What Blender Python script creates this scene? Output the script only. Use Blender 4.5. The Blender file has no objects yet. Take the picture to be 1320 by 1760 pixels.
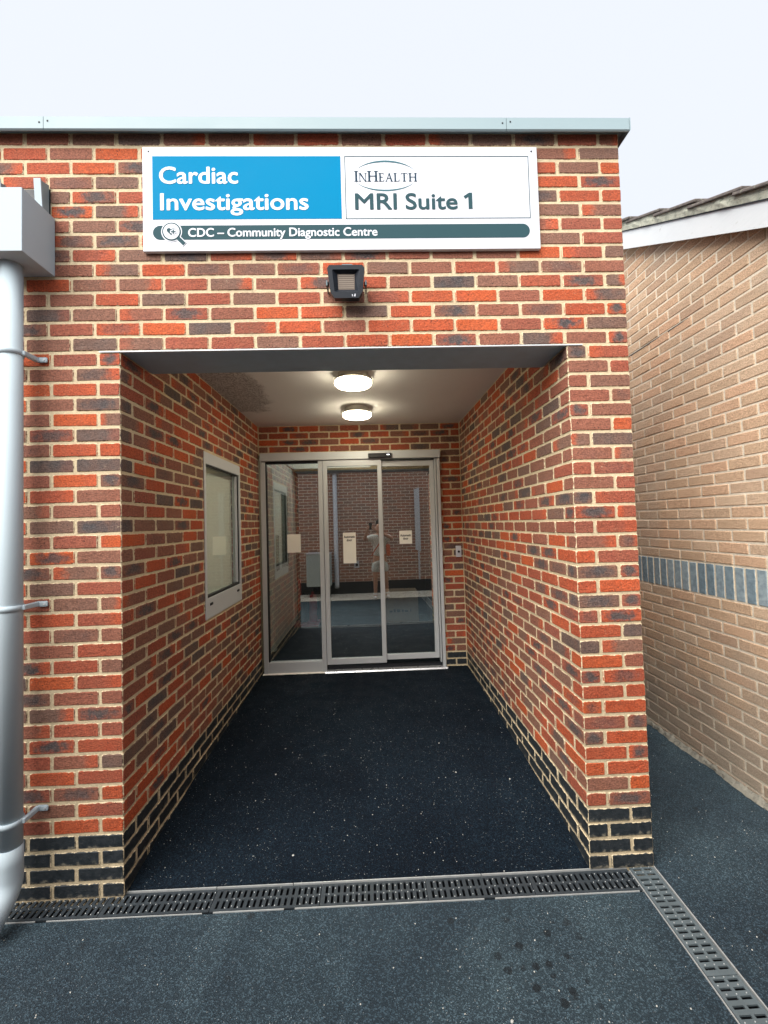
import bpy, bmesh, math, random
import numpy as np
from mathutils import Vector, Matrix

S = bpy.context.scene
COL = S.collection
rnd = random.Random(11)

# ------------------------------------------------------------------ camera
CAM_POS = Vector((1.2136, -2.0869, 1.7369))
YAW, PIT, ROL = 0.0327, 0.0341, -0.029
F_PX, PP = 719.5155, (658.4335, 874.9439)          # in pixels of a 1320 x 1760 picture
fw = Vector((math.sin(YAW)*math.cos(PIT), math.cos(YAW)*math.cos(PIT), math.sin(PIT)))
rt = Vector((math.cos(YAW), -math.sin(YAW), 0)); up = rt.cross(fw)
c_, s_ = math.cos(ROL), math.sin(ROL)
CR, CU = c_*rt + s_*up, -s_*rt + c_*up
cam_d = bpy.data.cameras.new('camera'); cam = bpy.data.objects.new('camera', cam_d); COL.objects.link(cam)
cam.matrix_world = Matrix(((CR.x, CU.x, -fw.x, CAM_POS.x), (CR.y, CU.y, -fw.y, CAM_POS.y), (CR.z, CU.z, -fw.z, CAM_POS.z), (0, 0, 0, 1)))
cam_d.sensor_fit = 'VERTICAL'; cam_d.sensor_height = 36; cam_d.sensor_width = 27
cam_d.lens = F_PX/1760*36
cam_d.shift_x = (660-PP[0])/1760; cam_d.shift_y = -(880-PP[1])/1760
cam_d.clip_start = 0.02; cam_d.clip_end = 2000
S.camera = cam

# ------------------------------------------------------------------ sky, sun, exposure
SUN_EL, SUN_AZ = math.radians(43), math.radians(216)      # azimuth clockwise from +Y; behind the camera
W = bpy.data.worlds.new('World'); S.world = W; W.use_nodes = True
wn, wl = W.node_tree.nodes, W.node_tree.links
sky = wn.new('ShaderNodeTexSky'); sky.sky_type = 'NISHITA'; sky.sun_disc = False
sky.sun_elevation = SUN_EL; sky.sun_rotation = SUN_AZ; sky.air_density = 1.0; sky.dust_density = 6.0; sky.ozone_density = 1.0
hs = wn.new('ShaderNodeHueSaturation'); hs.inputs['Saturation'].default_value = 0.12; wl.new(sky.outputs[0], hs.inputs['Color'])
mx = wn.new('ShaderNodeMix'); mx.data_type = 'RGBA'; mx.inputs[0].default_value = 0.9       # cloud deck: nearly even white
wl.new(hs.outputs[0], mx.inputs[6]); mx.inputs[7].default_value = (7.5, 7.9, 8.7, 1)
bg = wn['Background']; wl.new(mx.outputs[2], bg.inputs[0]); bg.inputs[1].default_value = 0.0505
sun_d = bpy.data.lights.new('sun', 'SUN'); sun_d.energy = 3.2; sun_d.angle = math.radians(60); sun_d.color = (1, .965, .91)
sun = bpy.data.objects.new('sun', sun_d); COL.objects.link(sun)
sd = Vector((math.sin(SUN_AZ)*math.cos(SUN_EL), math.cos(SUN_AZ)*math.cos(SUN_EL), math.sin(SUN_EL)))
sun.rotation_euler = sd.to_track_quat('Z', 'Y').to_euler(); sun.location = (0, -6, 9)
S.view_settings.view_transform = 'Standard'; S.view_settings.look = 'None'
S.view_settings.exposure = 1.34; S.view_settings.gamma = 1
S.cycles.max_bounces = 10; S.cycles.transparent_max_bounces = 12

# ------------------------------------------------------------------ helpers: objects
def link(o, parent=None):
    COL.objects.link(o)
    if parent is not None: o.parent = parent
    return o
def tag(o, label=None, cat=None, group=None, kind=None):
    if label: o['label'] = label
    if cat: o['category'] = cat
    if group: o['group'] = group
    if kind: o['kind'] = kind
    return o
def empty(name, loc=(0, 0, 0), label=None, cat=None, group=None):
    o = bpy.data.objects.new(name, None); o.location = loc; o.empty_display_size = .1
    link(o); return tag(o, label, cat, group)
def mesh_obj(name, verts, faces, mat, parent=None, smooth=False):
    me = bpy.data.meshes.new(name); me.from_pydata([tuple(v) for v in verts], [], faces); me.update()
    if mat: me.materials.append(mat)
    if smooth: me.polygons.foreach_set('use_smooth', [True]*len(me.polygons))
    o = bpy.data.objects.new(name, me); link(o, parent)
    if parent is not None and parent.type == 'EMPTY': o.matrix_parent_inverse = Matrix.Translation(-Vector(parent.location))
    return o
def bm_obj(name, bm, mat, parent=None, smooth=False):
    bmesh.ops.recalc_face_normals(bm, faces=bm.faces)
    me = bpy.data.meshes.new(name); bm.to_mesh(me); bm.free()
    if mat: me.materials.append(mat)
    if smooth:
        me.polygons.foreach_set('use_smooth', [True]*len(me.polygons))
    o = bpy.data.objects.new(name, me); link(o, parent)
    if parent is not None and parent.type == 'EMPTY': o.matrix_parent_inverse = Matrix.Translation(-Vector(parent.location))
    return o
def bm_box(bm, x0, x1, y0, y1, z0, z1, bev=0, seg=1):
    vs = [bm.verts.new((x, y, z)) for x in (x0, x1) for y in (y0, y1) for z in (z0, z1)]
    fs = [bm.faces.new([vs[i] for i in f]) for f in ((0, 1, 3, 2), (4, 6, 7, 5), (0, 4, 5, 1), (2, 3, 7, 6), (0, 2, 6, 4), (1, 5, 7, 3))]
    if bev:
        es = list({e for f in fs for e in f.edges})
        bmesh.ops.bevel(bm, geom=es, offset=bev, segments=seg, affect='EDGES', profile=.5)
def box(name, x0, x1, y0, y1, z0, z1, mat, parent=None, bev=0, seg=1, smooth=False):
    bm = bmesh.new(); bm_box(bm, x0, x1, y0, y1, z0, z1, bev, seg)
    return bm_obj(name, bm, mat, parent, smooth)
def prism(name, pts, axis, a0, a1, mat, parent=None, bev=0):
    """polygon pts in the two other axes, extruded along axis"""
    bm = bmesh.new()
    def P(p, a):
        return {'x': (a, p[0], p[1]), 'y': (p[0], a, p[1]), 'z': (p[0], p[1], a)}[axis]
    A = [bm.verts.new(P(p, a0)) for p in pts]; B = [bm.verts.new(P(p, a1)) for p in pts]
    bm.faces.new(A); bm.faces.new(B[::-1]); n = len(pts)
    for i in range(n): bm.faces.new((A[i], A[(i+1) % n], B[(i+1) % n], B[i]))
    bmesh.ops.recalc_face_normals(bm, faces=bm.faces)
    if bev: bmesh.ops.bevel(bm, geom=list(bm.edges), offset=bev, segments=1, affect='EDGES')
    return bm_obj(name, bm, mat, parent)
def tube(name, pts, r, mat, parent=None, n=20, caps=True):
    pts = [Vector(p) for p in pts]; rs = r if isinstance(r, (list, tuple)) else [r]*len(pts)
    V, Fc = [], []; prev = None
    for i, p in enumerate(pts):
        d = (pts[min(i+1, len(pts)-1)]-pts[max(i-1, 0)]).normalized()
        if prev is None:
            a = Vector((1, 0, 0)) if abs(d.x) < .9 else Vector((0, 1, 0))
            u = d.cross(a).normalized()
        else: u = (prev - d*prev.dot(d)).normalized()
        prev = u; w = d.cross(u)
        for k in range(n):
            t = 2*math.pi*k/n; V.append(p+(u*math.cos(t)+w*math.sin(t))*rs[i])
    for i in range(len(pts)-1):
        for k in range(n): Fc.append((i*n+k, i*n+(k+1) % n, (i+1)*n+(k+1) % n, (i+1)*n+k))
    if caps:
        Fc.append(tuple(range(n))[::-1]); Fc.append(tuple((len(pts)-1)*n+k for k in range(n)))
    o = mesh_obj(name, V, Fc, mat, parent, True)
    if caps:
        for f in o.data.polygons[-2:]: f.use_smooth = False
    return o
def lathe(name, prof, mat, parent=None, loc=(0, 0, 0), n=40, axis='z'):
    V, Fc = [], []
    for (r, z) in prof:
        for k in range(n):
            t = 2*math.pi*k/n
            q = (r*math.cos(t), r*math.sin(t), z) if axis == 'z' else (r*math.cos(t), z, r*math.sin(t))
            V.append(Vector(q)+Vector(loc))
    for i in range(len(prof)-1):
        for k in range(n): Fc.append((i*n+k, i*n+(k+1) % n, (i+1)*n+(k+1) % n, (i+1)*n+k))
    Fc.append(tuple(range(n))[::-1]); Fc.append(tuple((len(prof)-1)*n+k for k in range(n)))
    o = mesh_obj(name, V, Fc, mat, parent)
    bm = bmesh.new(); bm.from_mesh(o.data); bmesh.ops.recalc_face_normals(bm, faces=bm.faces); bm.to_mesh(o.data); bm.free()
    return o

# ------------------------------------------------------------------ helpers: materials
class NT:
    def __init__(s, name):
        s.m = bpy.data.materials.new(name); s.m.use_nodes = True
        s.n = s.m.node_tree.nodes; s.l = s.m.node_tree.links; s.b = s.n['Principled BSDF']
    def put(s, sock, v):
        if isinstance(v, bpy.types.NodeSocket): s.l.new(v, sock)
        elif v is not None: sock.default_value = v
    def math(s, op, a, b=None, c=None, clamp=False):
        k = s.n.new('ShaderNodeMath'); k.operation = op; k.use_clamp = clamp
        for i, v in enumerate((a, b, c)): s.put(k.inputs[i], v)
        return k.outputs[0]
    def mix(s, f, a, b, bt='MIX'):
        k = s.n.new('ShaderNodeMix'); k.data_type = 'RGBA'; k.blend_type = bt
        s.put(k.inputs[0], f)
        s.put(k.inputs[6], a if isinstance(a, bpy.types.NodeSocket) else (*a, 1)); s.put(k.inputs[7], b if isinstance(b, bpy.types.NodeSocket) else (*b, 1))
        return k.outputs[2]
    def noise(s, vec, scale, detail=3, rough=.55, w=None):
        k = s.n.new('ShaderNodeTexNoise'); k.inputs['Scale'].default_value = scale; k.inputs['Detail'].default_value = detail; k.inputs['Roughness'].default_value = rough
        if w is not None: k.noise_dimensions = '4D'; s.put(k.inputs['W'], w)
        if vec is not None: s.l.new(vec, k.inputs['Vector'])
        return k.outputs[0]
    def voro(s, vec, scale, feat='F1', out=0, rnd=1):
        k = s.n.new('ShaderNodeTexVoronoi'); k.feature = feat; k.inputs['Scale'].default_value = scale; k.inputs['Randomness'].default_value = rnd
        if vec is not None: s.l.new(vec, k.inputs['Vector'])
        return k.outputs[out]
    def ss(s, v, lo, hi):
        k = s.n.new('ShaderNodeMapRange'); k.interpolation_type = 'SMOOTHSTEP'; s.put(k.inputs[0], v)
        s.put(k.inputs[1], lo); s.put(k.inputs[2], hi); k.inputs[3].default_value = 0; k.inputs[4].default_value = 1
        return k.outputs[0]
    def rng(s, v, lo, hi, a, b):
        k = s.n.new('ShaderNodeMapRange'); s.put(k.inputs[0], v)
        for i, q in enumerate((lo, hi, a, b)): k.inputs[i+1].default_value = q
        return k.outputs[0]
    def ramp(s, v, stops, interp='LINEAR'):
        k = s.n.new('ShaderNodeValToRGB'); k.color_ramp.interpolation = interp; e = k.color_ramp.elements
        while len(e) < len(stops): e.new(.5)
        for i, (p, c) in enumerate(stops): e[i].position = p; e[i].color = (*c, 1)
        s.put(k.inputs[0], v); return k.outputs[0]
    def vmul(s, vec, t):
        k = s.n.new('ShaderNodeVectorMath'); k.operation = 'MULTIPLY'; s.l.new(vec, k.inputs[0]); k.inputs[1].default_value = t; return k.outputs[0]
    def pos(s): return s.n.new('ShaderNodeNewGeometry').outputs['Position']
    def bump(s, h, dist=.002, strength=1.0, prev=None):
        k = s.n.new('ShaderNodeBump'); k.inputs['Distance'].default_value = dist; k.inputs['Strength'].default_value = strength
        s.l.new(h, k.inputs['Height'])
        if prev is not None: s.l.new(prev, k.inputs['Normal'])
        s.l.new(k.outputs[0], s.b.inputs['Normal']); return k.outputs[0]
    def done(s, col=None, rough=None, metal=None, spec=None):
        for nm, v in (('Base Color', col), ('Roughness', rough), ('Metallic', metal), ('Specular IOR Level', spec)):
            if v is None: continue
            if isinstance(v, tuple): v = (*v, 1)
            s.put(s.b.inputs[nm], v)
        return s.m

def flat(name, col, rough=.6, metal=0, var=.08, scale=18, bump=0, bscale=120, spec=.35):
    t = NT(name); p = t.pos(); n = t.noise(p, scale, 4)
    c = t.mix(n, tuple(x*(1-var) for x in col), tuple(min(1, x*(1+var)) for x in col))
    r = t.rng(n, .3, .7, rough-.06, min(1, rough+.06))
    if bump: t.bump(t.noise(p, bscale, 3), bump)
    return t.done(c, r, float(metal), spec)

MORTAR = (.68, .56, .37)
def brick_material(name, from_object, style):
    t = NT(name)
    if from_object: sc = t.n.new('ShaderNodeObjectInfo').outputs['Color']
    else:
        a = t.n.new('ShaderNodeAttribute'); a.attribute_name = 'seed'; sc = a.outputs['Color']
    sp = t.n.new('ShaderNodeSeparateColor'); t.l.new(sc, sp.inputs[0]); r, g, b = sp.outputs
    u0 = t.n.new('ShaderNodeUVMap'); u0.uv_map = 'local'; u1 = t.n.new('ShaderNodeUVMap'); u1.uv_map = 'half'
    s0 = t.n.new('ShaderNodeSeparateXYZ'); t.l.new(u0.outputs[0], s0.inputs[0]); s1 = t.n.new('ShaderNodeSeparateXYZ'); t.l.new(u1.outputs[0], s1.inputs[0])
    a_, b_ = s0.outputs[0], s0.outputs[1]; ha, hb = s1.outputs[0], s1.outputs[1]
    cv = t.n.new('ShaderNodeCombineXYZ'); t.l.new(a_, cv.inputs[0]); t.l.new(b_, cv.inputs[1]); t.l.new(t.math('MULTIPLY', g, 37.0), cv.inputs[2]); v = cv.outputs[0]
    fine = t.noise(v, 130, 5, .65); mid = t.noise(v, 38, 3); big = t.noise(v, 14, 2)
    crease = t.noise(t.vmul(v, (1, 3.2, 1)), 70, 4, .7)
    na = t.math('DIVIDE', a_, ha); nb = t.math('DIVIDE', b_, hb)
    if style == 'red':
        base = t.ramp(r, [(0, (.57, .115, .034)), (.13, (.49, .094, .036)), (.27, (.40, .090, .047)), (.43, (.33, .098, .064)), (.62, (.28, .118, .082)), (.80, (.235, .126, .094)), (.93, (.18, .118, .097)), (1, (.10, .090, .090))])
        # blue-grey kiln blotch in the middle of some bricks
        e = t.math('SQRT', t.math('ADD', t.math('POWER', t.math('MULTIPLY', na, .95), 2.0), t.math('POWER', t.math('MULTIPLY', nb, .75), 2.0)))
        e = t.math('ADD', e, t.math('MULTIPLY', t.math('SUBTRACT', mid, .5), 1.5))
        bl = t.math('MULTIPLY', t.ss(e, .95, .25), t.ss(b, .70, .88))
        base = t.mix(bl, base, t.mix(fine, (.040, .043, .052), (.12, .115, .12)))
        # orange-red flash at one end
        sgn = t.math('SIGN', t.math('SUBTRACT', g, .5))
        en = t.math('ADD', t.math('MULTIPLY', na, sgn), t.math('MULTIPLY', t.math('SUBTRACT', mid, .5), .9))
        fl = t.math('MULTIPLY', t.ss(en, .15, .80), t.ss(t.math('FRACT', t.math('MULTIPLY', b, 9.7)), .66, .80))
        base = t.mix(t.math('MULTIPLY', fl, .85), base, (.54, .105, .042))
        base = t.mix(t.rng(big, .3, .7, 0, .5), base, t.mix(.5, base, (.30, .13, .075)))
        # plinth bricks: engineering black
        pl = t.math('GREATER_THAN', t.math('SUBTRACT', 2.0, t.math('ADD', 1.0, r)), 5.0)
        base = t.mix(t.rng(fine, .34, .66, 0, 1), t.mix(1.0, base, (.58, .55, .54), 'MULTIPLY'), t.mix(1.0, base, (1.30, 1.27, 1.24), 'MULTIPLY'))
        cr = t.ss(crease, .57, .66); base = t.mix(t.math('MULTIPLY', cr, .55), base, t.mix(1.0, base, (.36, .33, .33), 'MULTIPLY'))
        sand = t.ss(t.noise(v, 260, 3, .7), .58, .70); base = t.mix(t.math('MULTIPLY', sand, .20), base, (.56, .33, .20))
        pores = t.math('MULTIPLY', t.ss(t.voro(v, 62), .20, .11), t.ss(t.noise(v, 21, 1), .52, .60))
        base = t.mix(pores, base, (.022, .02, .02))
        bloom = t.math('MULTIPLY', t.math('MULTIPLY', t.ss(t.noise(v, 55, 4, .7), .60, .74), t.ss(t.noise(t.pos(), 1.9, 3), .50, .64)), .5)
        base = t.mix(bloom, base, MORTAR)
        smear, rad = .0032, .014
    elif style == 'black':
        base = t.mix(t.rng(mid, .3, .7, 0, 1), (.012, .017, .021), (.030, .036, .042))
        base = t.mix(t.math('MULTIPLY', t.ss(fine, .56, .75), .55), base, (.13, .13, .12))
        lo = t.math('MULTIPLY', t.ss(t.math('ADD', t.math('MULTIPLY', nb, -1.0), t.math('MULTIPLY', t.math('SUBTRACT', mid, .5), 2.2)), .55, 1.1), .5)
        base = t.mix(lo, base, (.30, .27, .20)); smear, rad = .0035, .009
    elif style == 'buff':
        base = t.ramp(r, [(0, (.56, .37, .25)), (.35, (.53, .38, .26)), (.6, (.47, .34, .235)), (.8, (.57, .43, .31)), (1, (.44, .31, .22))])
        sp2 = t.noise(v, 170, 4, .75)
        base = t.mix(t.rng(sp2, .36, .64, 0, 1), t.mix(1.0, base, (.66, .62, .58), 'MULTIPLY'), t.mix(1.0, base, (1.42, 1.40, 1.36), 'MULTIPLY'))
        drag = t.ss(t.noise(t.vmul(v, (1, 6, 1)), 60, 4, .7), .60, .70)
        base = t.mix(t.math('MULTIPLY', drag, .75), base, (.11, .075, .05))
        pos = t.pos(); st = t.ss(t.noise(pos, 1.6, 3), .50, .66)
        zz = t.n.new('ShaderNodeSeparateXYZ'); t.l.new(pos, zz.inputs[0])
        damp = t.math('MULTIPLY', t.ss(t.math('ADD', zz.outputs[2], t.math('MULTIPLY', t.math('SUBTRACT', t.noise(pos, 3.5, 3), .5), 1.3)), 1.0, .15), .6)
        base = t.mix(t.math('MULTIPLY', st, .35), base, (.40, .35, .28))
        base = t.mix(damp, base, (.27, .245, .205))
        holes = t.math('MULTIPLY', t.ss(t.voro(v, 60), .13, .07), t.ss(t.noise(pos, 4, 2), .55, .64))
        base = t.mix(holes, base, (.03, .025, .022)); smear, rad = .0012, .005
    else:   # slate-blue soldier bricks
        base = t.ramp(r, [(0, (.15, .21, .25)), (.5, (.20, .265, .305)), (1, (.26, .32, .35))])
        base = t.mix(t.rng(mid, .3, .7, 0, 1), t.mix(1.0, base, (.75, .78, .8), 'MULTIPLY'), t.mix(1.0, base, (1.3, 1.28, 1.25), 'MULTIPLY'))
        base = t.mix(t.math('MULTIPLY', t.ss(fine, .62, .72), .35), base, (.5, .5, .48)); smear, rad = .003, .006
    if style == 'red':
        wz = t.rng(t.noise(t.pos(), 1.3, 4), .32, .68, 0, 1); base = t.mix(wz, t.mix(1.0, base, (.80, .78, .77), 'MULTIPLY'), t.mix(1.0, base, (1.08, 1.06, 1.04), 'MULTIPLY'))
    # mortar smeared over the arrises: rounded-box distance from the brick's edge, made ragged
    qx = t.math('ADD', t.math('SUBTRACT', t.math('ABSOLUTE', a_), ha), rad); qy = t.math('ADD', t.math('SUBTRACT', t.math('ABSOLUTE', b_), hb), rad)
    mxq = t.math('MAXIMUM', qx, 0.0); myq = t.math('MAXIMUM', qy, 0.0)
    ln = t.math('SQRT', t.math('ADD', t.math('MULTIPLY', mxq, mxq), t.math('MULTIPLY', myq, myq)))
    sdf = t.math('SUBTRACT', t.math('ADD', ln, t.math('MINIMUM', t.math('MAXIMUM', qx, qy), 0.0)), rad)
    dist = t.math('MULTIPLY', sdf, -1.0)
    rag = t.math('ADD', dist, t.math('MULTIPLY', t.math('SUBTRACT', t.noise(v, 48, 4, .6), .5), .0135 if style in ('red', 'black') else .007))
    em = t.ss(rag, smear, smear-.0022)
    mcol = t.mix(fine, tuple(x*.80 for x in MORTAR), tuple(min(1, x*1.12) for x in MORTAR))
    col = t.mix(em, base, mcol)
    h = t.math('ADD', t.math('MULTIPLY', fine, .5), t.math('ADD', t.math('MULTIPLY', crease, .8), t.math('MULTIPLY', mid, .7)))
    h = t.math('SUBTRACT', h, t.math('MULTIPLY', em, .35))
    t.bump(h, .0065 if style in ('red', 'buff') else .0025, 1.0)
    ro = t.rng(fine, .3, .7, .78, .95) if style in ('red', 'buff') else t.rng(fine, .3, .7, .42, .62)
    return t.done(col, ro, 0.0, .3)

def mortar_material(name, col, bump=.004):
    t = NT(name); p = t.pos(); n = t.noise(p, 160, 5, .7); m = t.noise(p, 9, 3)
    c = t.mix(t.rng(n, .3, .7, 0, 1), tuple(x*.72 for x in col), tuple(min(1, x*1.14) for x in col))
    c = t.mix(t.rng(m, .4, .75, 0, .45), c, tuple(x*.55 for x in col))
    c = t.mix(t.rng(t.noise(p, 1.3, 4), .35, .65, .35, 0), c, tuple(x*.6 for x in col))
    t.bump(t.math('ADD', n, t.noise(p, 45, 3)), bump)
    return t.done(c, .95, 0.0, .2)

def asphalt_material(name, fresh):
    t = NT(name); p = t.pos()
    agg = t.voro(p, 230, 'F1', 1); sep = t.n.new('ShaderNodeSeparateColor'); t.l.new(agg, sep.inputs[0])
    d = t.voro(p, 230); d2 = t.voro(p, 520); big = t.noise(p, 1.1, 4); mid = t.noise(p, 7, 4); fn = t.noise(p, 420, 4, .7)
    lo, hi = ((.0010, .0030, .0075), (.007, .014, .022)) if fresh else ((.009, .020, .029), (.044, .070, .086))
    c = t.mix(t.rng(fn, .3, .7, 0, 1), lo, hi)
    c = t.mix(t.math('MULTIPLY', t.ss(sep.outputs[0], .60, .95), .8), c, tuple(x*2.2 for x in hi))
    c = t.mix(t.math('MULTIPLY', t.ss(sep.outputs[1], .968, .985), t.ss(d, .40, .25)), c, (.42, .45, .45))
    c = t.mix(t.rng(big, .38, .62, 0, .9), c, t.mix(1.0, c, (.52, .56, .62), 'MULTIPLY'))
    c = t.mix(t.math('MULTIPLY', t.ss(t.noise(t.vmul(p, (1, .6, 1)), 2.6, 5, .65), .52, .68), .5), c, t.mix(1.0, c, (1.7, 1.6, 1.5), 'MULTIPLY'))
    dv = t.n.new('ShaderNodeVectorMath'); dv.operation = 'DISTANCE'; t.l.new(p, dv.inputs[0]); dv.inputs[1].default_value = (1.85, -.42, 0)
    oil = t.math('MULTIPLY', t.ss(t.math('ADD', t.voro(p, 17), t.math('MULTIPLY', t.math('SUBTRACT', t.noise(p, 60, 2), .5), .3)), .34, .22), t.ss(dv.outputs['Value'], .34, .12))
    c = t.mix(t.math('MULTIPLY', oil, .8), c, (.006, .009, .012))
    c = t.mix(t.rng(mid, .45, .75, 0, .35), c, t.mix(1.0, c, (1.35, 1.3, 1.25), 'MULTIPLY'))
    spot = t.math('MULTIPLY', t.ss(t.voro(p, 9.0), .20, .12), t.ss(t.noise(p, 2.1, 1), .58, .66))
    c = t.mix(t.math('MULTIPLY', spot, .6), c, (.010, .012, .014))
    hh = t.math('ADD', t.math('MULTIPLY', d, 1.2), t.math('ADD', t.math('MULTIPLY', d2, .5), t.math('MULTIPLY', fn, .4)))
    t.bump(hh, .0028)
    return t.done(c, t.rng(mid, .3, .7, .62, .82), 0.0, .10 if fresh else .28)

M = {}
for st in ('red', 'black', 'buff', 'slate'):
    M[st+'_o'] = brick_material(st+'_brick', True, st); M[st+'_a'] = brick_material(st+'_brick_mass', False, st)
M['mortar'] = mortar_material('cream_mortar', MORTAR)
M['mortar2'] = mortar_material('pale_mortar', (.80, .72, .58))
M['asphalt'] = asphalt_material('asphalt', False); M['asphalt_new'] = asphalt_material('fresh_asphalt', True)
M['alu'] = flat('coping_paint', (.25, .325, .35), .5, 0, .04, 5)
M['pipe'] = flat('grey_plastic', (.42, .50, .545), .8, 0, .05, 6)
M['frame'] = flat('silver_frame', (.55, .58, .60), .42, .1, .05, 8)
M['steel'] = flat('lintel_paint', (.31, .43, .53), .5, 0, .18, 14, .0008, 60)
M['white'] = flat('sign_white', (.56, .58, .63), .4, 0, .015, 4)
M['blue'] = flat('sign_blue', (.0, .19, .37), .6, 0, .02, 4, spec=.04)
M['teal'] = flat('sign_teal', (.030, .070, .082), .6, 0, .05, 6, spec=.06)
M['dark'] = flat('gasket_black', (.012, .014, .018), .5)
M['black'] = flat('lamp_black', (.005, .009, .016), .45, 0, .1)
M['paper'] = flat('paper', (.88, .86, .78), .8, 0, .03)
M['ink'] = flat('ink', (.05, .045, .04), .7)
M['wallpaint'] = flat('lobby_paint', (.84, .84, .78), .7, 0, .04, 3)
M['lobbydark'] = flat('lobby_painted_shade', (.045, .04, .036), .7)  # interior gloom put into the colour of the back and right walls
M['lobbyfloor'] = flat('lobby_carpet', (.010, .016, .022), .9, 0, .25, 60)
M['red'] = flat('extinguisher_red', (.42, .018, .022), .3)
M['card'] = flat('cardboard', (.30, .215, .15), .85, 0, .08)
M['bright'] = flat('bare_alu', (.62, .63, .64), .3, .7)
M['barge'] = None; M['lens'] = None

def plaster():
    t = NT('ceiling_plaster'); p = t.pos(); n = t.noise(p, 2.2, 3)
    sx = t.n.new('ShaderNodeSeparateXYZ'); t.l.new(p, sx.inputs[0])
    # patch of rough trowelled plaster at the left of the ceiling
    dx = t.math('MULTIPLY', t.math('SUBTRACT', sx.outputs[0], .12), 3.4); dy = t.math('MULTIPLY', t.math('SUBTRACT', sx.outputs[1], 1.25), 1.25)
    dd = t.math('SQRT', t.math('ADD', t.math('MULTIPLY', dx, dx), t.math('MULTIPLY', dy, dy)))
    msk = t.ss(t.math('ADD', dd, t.math('MULTIPLY', t.math('SUBTRACT', t.noise(p, 7, 3), .5), .7)), 1.0, .8)
    wv = t.n.new('ShaderNodeTexWave'); wv.wave_type = 'BANDS'; wv.inputs['Scale'].default_value = 7; wv.inputs['Distortion'].default_value = 16; wv.inputs['Detail'].default_value = 6; wv.inputs['Detail Scale'].default_value = 3.2
    t.l.new(p, wv.inputs['Vector'])
    c = t.mix(n, (.74, .74, .72), (.82, .82, .80))
    c = t.mix(t.math('MULTIPLY', msk, t.rng(wv.outputs[1], .2, .9, .30, .85)), c, (.30, .29, .28))
    t.bump(t.math('ADD', t.math('MULTIPLY', t.math('MULTIPLY', msk, wv.outputs[1]), 1.0), t.math('MULTIPLY', t.noise(p, 60, 3), .2)), .006)
    return t.done(c, .8)
M['plaster'] = plaster()

def barge():
    t = NT('bargeboard_paint'); p = t.pos()
    pe = t.ss(t.noise(t.vmul(p, (1, 1, 1.8)), 11, 5, .75), .66, .70)
    c = t.mix(t.noise(p, 5, 3), (.54, .57, .59), (.62, .645, .66)); c = t.mix(t.math('MULTIPLY', pe, .65), c, (.33, .33, .30))
    t.bump(t.noise(t.vmul(p, (1, .15, 1)), 60, 3), .001)
    return t.done(c, .45)
M['barge'] = barge()
def lichen(name, a, b, c3):
    t = NT(name); p = t.pos()
    c = t.mix(t.rng(t.noise(p, 24, 5, .7), .3, .7, 0, 1), a, b); c = t.mix(t.math('MULTIPLY', t.ss(t.noise(p, 33, 4, .7), .55, .66), .75), c, c3)
    t.bump(t.noise(p, 70, 5, .7), .008); return t.done(c, .92)
M['verge'] = lichen('lichened_verge_mortar', (.30, .31, .26), (.52, .52, .42), (.17, .20, .15))
M['tile'] = lichen('weathered_roof_tile', (.085, .072, .068), (.17, .145, .13), (.30, .30, .24))
M['splash'] = lichen('mortar_splash', (.20, .19, .155), (.33, .31, .255), (.10, .10, .085))
M['grate'] = flat('galvanised_grate', (.045, .056, .066), .5, .3, .25, 22)
M['grate2'] = flat('worn_grate', (.115, .145, .16), .5, .2, .2, 12)
M['rail'] = flat('drain_edge', (.50, .52, .52), .42, .4, .2, 30)
M['stone'] = flat('stone_chip', (.50, .50, .47), .8, 0, .3, 50)

def glass(name, refl, tint):
    t = NT(name); nt = t.m.node_tree
    tr = t.n.new('ShaderNodeBsdfTransparent'); tr.inputs[0].default_value = (*tint, 1)
    gl = t.n.new('ShaderNodeBsdfGlossy'); gl.inputs['Roughness'].default_value = .0; gl.inputs[0].default_value = (.96, 1, .98, 1)
    ge = t.n.new('ShaderNodeNewGeometry'); dt = t.n.new('ShaderNodeVectorMath'); dt.operation = 'DOT_PRODUCT'
    t.l.new(ge.outputs['Normal'], dt.inputs[0]); t.l.new(ge.outputs['Incoming'], dt.inputs[1])
    sch = t.math('POWER', t.math('SUBTRACT', 1.0, t.math('ABSOLUTE', dt.outputs['Value'])), 5.0)      # Schlick
    f = t.math('ADD', t.math('MULTIPLY', sch, 1.0-refl), refl, clamp=True)
    ms = t.n.new('ShaderNodeMixShader'); t.l.new(f, ms.inputs[0]); t.l.new(tr.outputs[0], ms.inputs[1]); t.l.new(gl.outputs[0], ms.inputs[2])
    t.l.new(ms.outputs[0], t.n['Material Output'].inputs[0]); t.n.remove(t.b); return t.m
M['glass'] = glass('door_glass', .33, (.93, .96, .96)); M['winglass'] = glass('window_glass', .05, (.97, .985, .98))
def emit(name, col, st):
    t = NT(name); t.b.inputs['Emission Color'].default_value = (*col, 1); t.b.inputs['Emission Strength'].default_value = st
    return t.done((.8, .8, .8), .5)
M['lamp'] = emit('lit_diffuser', (1, .88, .66), 17.0)
M['indicator'] = emit('sensor_indicator', (.9, .95, 1), 1.5)

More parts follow.
